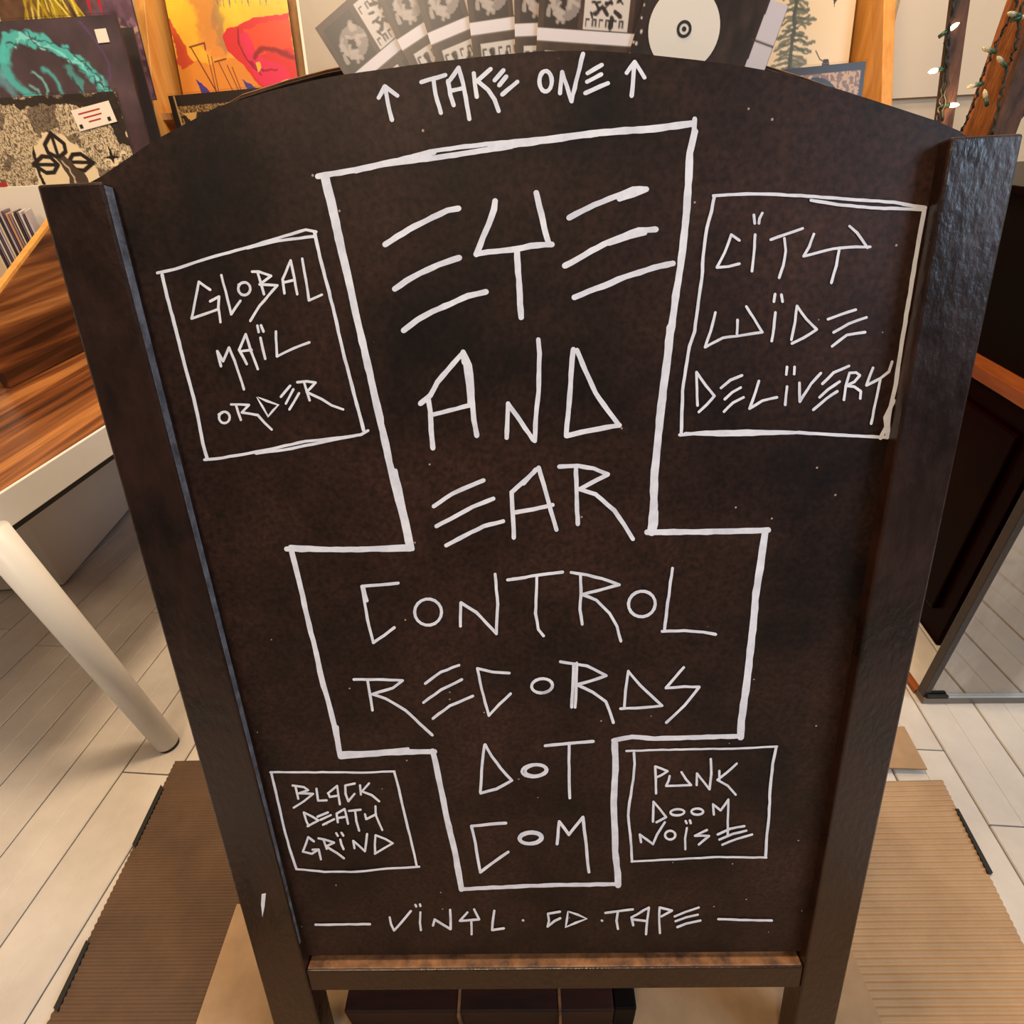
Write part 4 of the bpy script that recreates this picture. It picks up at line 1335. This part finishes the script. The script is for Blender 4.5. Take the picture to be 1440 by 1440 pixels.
YW = YT - 0.006
wire([(1348, -60), (1340, 10), (1335, 50), (1328, 100), (1322, 140), (1317, 172)], YW)
wire([(1350, -60), (1343, 0), (1331, 60), (1332, 110), (1325, 170)], YW - 0.003)
wire([(1440, -40), (1428, 10), (1402, 60), (1384, 100), (1372, 140), (1352, 185)], YW + 0.045)
wire([(1450, -30), (1434, 20), (1430, 60), (1415, 100), (1406, 140), (1395, 190)], YW + 0.005)


def bulb(px, py, ang, lit, Y=YW):
    p = ony(px, py, Y)
    d = Vector((math.cos(ang), -0.15, math.sin(ang))).normalized()
    s_ = tube('socket', [p - d * 0.016, p - d * 0.002], [0.0028, 0.0036], M['socket'], sl, 8)
    tube('bulb', [p - d * 0.002, p + d * 0.003, p + d * 0.009, p + d * 0.013], [0.003, 0.0038, 0.003, 0.0006], M['bulb_on'] if lit else M['bulb_off'], s_, 10)


for b_ in ((1336, 41, 0.6, 1), (1316, 99, 3.3, 1), (1337, 148, 0.0, 1), (1390, 70, 2.9, 0), (1408, 86, 2.6, 0), (1370, 120, 3.3, 0), (1386, 136, 2.2, 0), (1426, 20, 3.0, 0), (1438, 24, 0.2, 0)):
    bulb(*b_)
l = bpy.data.lights.new('fairy_glow', 'POINT')
l.energy, l.color, l.shadow_soft_size = 0.25, (1, 0.6, 0.3), 0.01
lo = bpy.data.objects.new('fairy_glow', l)
COL.objects.link(lo)
lo.location = ony(1337, 148, YW - 0.03)

# floor mirror
mm = mat('dusty_mirror', (150, 140, 128), (196, 188, 178), 7, (1, 1, 0.3), 0.04, metal=1.0, rough2=0.12, lo=0.4, hi=0.75)
gc = thing('floor_mirror', 'upright floor mirror with dark side frame and metal base strip, right of the board', 'mirror', (0.9, 0.5, 0))
g0 = onz(1296, 990, 0)
gx = Vector((1, -0.02, 0)).normalized()
gy = Vector((0.02, 1, 0)).normalized()
GH = 0.50
UZ = Vector((0, 0, 1))
frame_box('base_rail', g0 + UZ * 0.0005, gx, gy, UZ, 0.62, 0.022, 0.014, M['steel'], gc, 0.001)
frame_box('mirror_pane', g0 + gx * 0.010 + gy * 0.006 + UZ * 0.0148, gx, gy, UZ, 0.60, 0.005, GH, mm, gc)
frame_box('backing', g0 + gx * 0.010 + gy * 0.0115 + UZ * 0.0148, gx, gy, UZ, 0.60, 0.007, GH, M['black'], gc)
for off in (-0.002, 0.6105):
    frame_box('side_frame', g0 + gx * off + gy * 0.004 + UZ * 0.0148, gx, gy, UZ, 0.0115, 0.016, GH, M['stain'], gc, 0.001)
frame_box('top_frame', g0 + gx * -0.002 + gy * 0.004 + UZ * (0.0155 + GH), gx, gy, UZ, 0.624, 0.016, 0.012, M['stain'], gc, 0.001)
frame_box('corner_clamp', g0 + gx * 0.004 + gy * -0.001 + UZ * 0.0148, gx, gy, UZ, 0.035, 0.0065, 0.006, M['rubber'], gc, 0.001)
for off in (0.02, 0.59):
    frame_box('foot', g0 + gx * (off - 0.022) + gy * 0.0225 + UZ * 0.0005, gx, gy, UZ, 0.012, 0.075, 0.010, M['trimwood'], gc, 0.001)

# ------------------------------------------------------------------ cardboard on the floor


def corrugated(name, label, quad, m, z=0.0012, period=0.0078, amp=0.0011):
    """quad: near-left, near-right, far-right, far-left on the floor; ridges run across"""
    nl, nr, fr, fl_ = [Vector((p[0], p[1], 0)) for p in quad]
    L = (fl_ - nl).length
    n = int(L / period * 6)
    V, Fq = [], []
    for i in range(n + 1):
        t_ = i / n
        zz = z + 0.002 + amp * math.sin(2 * math.pi * t_ * L / period)
        for k_ in range(5):
            p = nl.lerp(fl_, t_).lerp(nr.lerp(fr, t_), k_ / 4)
            V.append((p.x, p.y, zz + 0.0004 * math.sin(k_ * 2 + t_ * 5)))
    for i in range(n):
        for k_ in range(4):
            a = i * 5 + k_
            Fq.append([a, a + 1, a + 6, a + 5])
    b0 = len(V)
    for i in range(n + 1):                        # skirts to the underside
        t_ = i / n
        for e in (nl.lerp(fl_, t_), nr.lerp(fr, t_)):
            V.append((e.x, e.y, z))
    for i in range(n):
        Fq.append([i * 5, i * 5 + 5, b0 + 2 * i + 2, b0 + 2 * i])
        Fq.append([i * 5 + 4, i * 5 + 9, b0 + 2 * i + 3, b0 + 2 * i + 1])
    Fq.append([0, 1, 2, 3, 4, b0 + 1, b0])
    Fq.append([n * 5 + k_ for k_ in range(5)] + [b0 + 2 * n + 1, b0 + 2 * n])
    Fq.append([b0 + 2 * i for i in range(0, n + 1)] + [b0 + 2 * i + 1 for i in range(n, -1, -1)])
    o = mesh(name, V, Fq, m)
    return tag(o, label, 'cardboard')


def P2(x, y):
    p = onz(x, y, 0)
    return (p.x, p.y)


a0, a1 = P2(247, 1072), P2(76, 1440)
a2, a3 = P2(338, 1290), P2(294, 1440)
kL = (a0[0] - a1[0]) / (a0[1] - a1[1])
kI = (a2[0] - a3[0]) / (a2[1] - a3[1])
y_n = -0.35
cs1 = corrugated('cardboard_sheet', 'dark brown corrugated cardboard sheet under the left post of the board',
           [(a1[0] + kL * (y_n - a1[1]) * 0.5, y_n), (-0.30, y_n), (-0.30, a0[1]), (a0[0], a0[1])], M['kraft_dark'])
b0_, b1_ = P2(1324, 1098), P2(1440, 1334)
kR = (b0_[0] - b1_[0]) / (b0_[1] - b1_[1])
cs2 = corrugated('cardboard_sheet', 'light brown corrugated cardboard sheet under the right post of the board',
           [(0.30, y_n), (b1_[0] + kR * (y_n - b1_[1]), y_n), (b0_[0], b0_[1]), (0.30, b0_[1])], M['kraft'])
mid = prism('cardboard_sheet', [(-0.405, y_n - 0.05, 0.0042), (0.388, y_n - 0.05, 0.0042), (0.380, 0.135, 0.0042), (-0.418, 0.165, 0.0042)], Vector((0, 0, 0.0022)), M['kraft_light'])
tag(mid, 'smooth tan cardboard sheet lying between the corrugated sheets under the board', 'cardboard')
c4 = [P2(1240, 1030), P2(1268, 1028), P2(1300, 1088), P2(1240, 1086)]
flp = prism('cardboard_sheet', [(c4[0][0], c4[0][1], 0.010), (c4[1][0], c4[1][1], 0.010), (c4[2][0], c4[2][1], 0.010), (c4[3][0], c4[3][1], 0.010)], Vector((0, 0, 0.003)), M['kraft_light'])
tag(flp, 'small raised tan cardboard flap behind the right post', 'cardboard')
# black strips standing in for the dark gaps along the cardboard edges
for pxs in (((231, 1112), (228, 1106), (188, 1190), (192, 1194)), ((128, 1328), (124, 1324), (78, 1420), (84, 1424)), ((1342, 1140), (1346, 1140), (1394, 1230), (1388, 1232))):
    q = [onz(x, y, 0.0) for x, y in pxs]
    tag(prism('worn_or_gap_edge', [Vector((p.x, p.y, 0.0006)) for p in q], Vector((0, 0, 0.0052)), M['rubber'], cs2 if pxs[0][0] > 1000 else cs1), 'black strip standing in for the dark gap along the cardboard edge')
# dark reddish wooden box between the legs, behind the rail
bx = thing('wooden_crate', 'dark reddish wooden crate on the cardboard between the legs of the board', 'crate', (-0.05, 0.24, 0.007))
box('crate_body', (-0.225, 0.034, 0.0068), (0.075, 0.27, 0.062), M['crate'], bx, 0.002)
for xx in (-0.098, 0.014):
    box('crate_strip', (xx, 0.030, 0.0068), (xx + 0.003, 0.0338, 0.0625), M['edge'], bx)
    box('crate_strip', (xx, 0.034, 0.0624), (xx + 0.003, 0.27, 0.0634), M['edge'], bx)
box('end_block', (0.0755, 0.036, 0.0068), (0.10, 0.27, 0.060), M['black'], bx, 0.002)
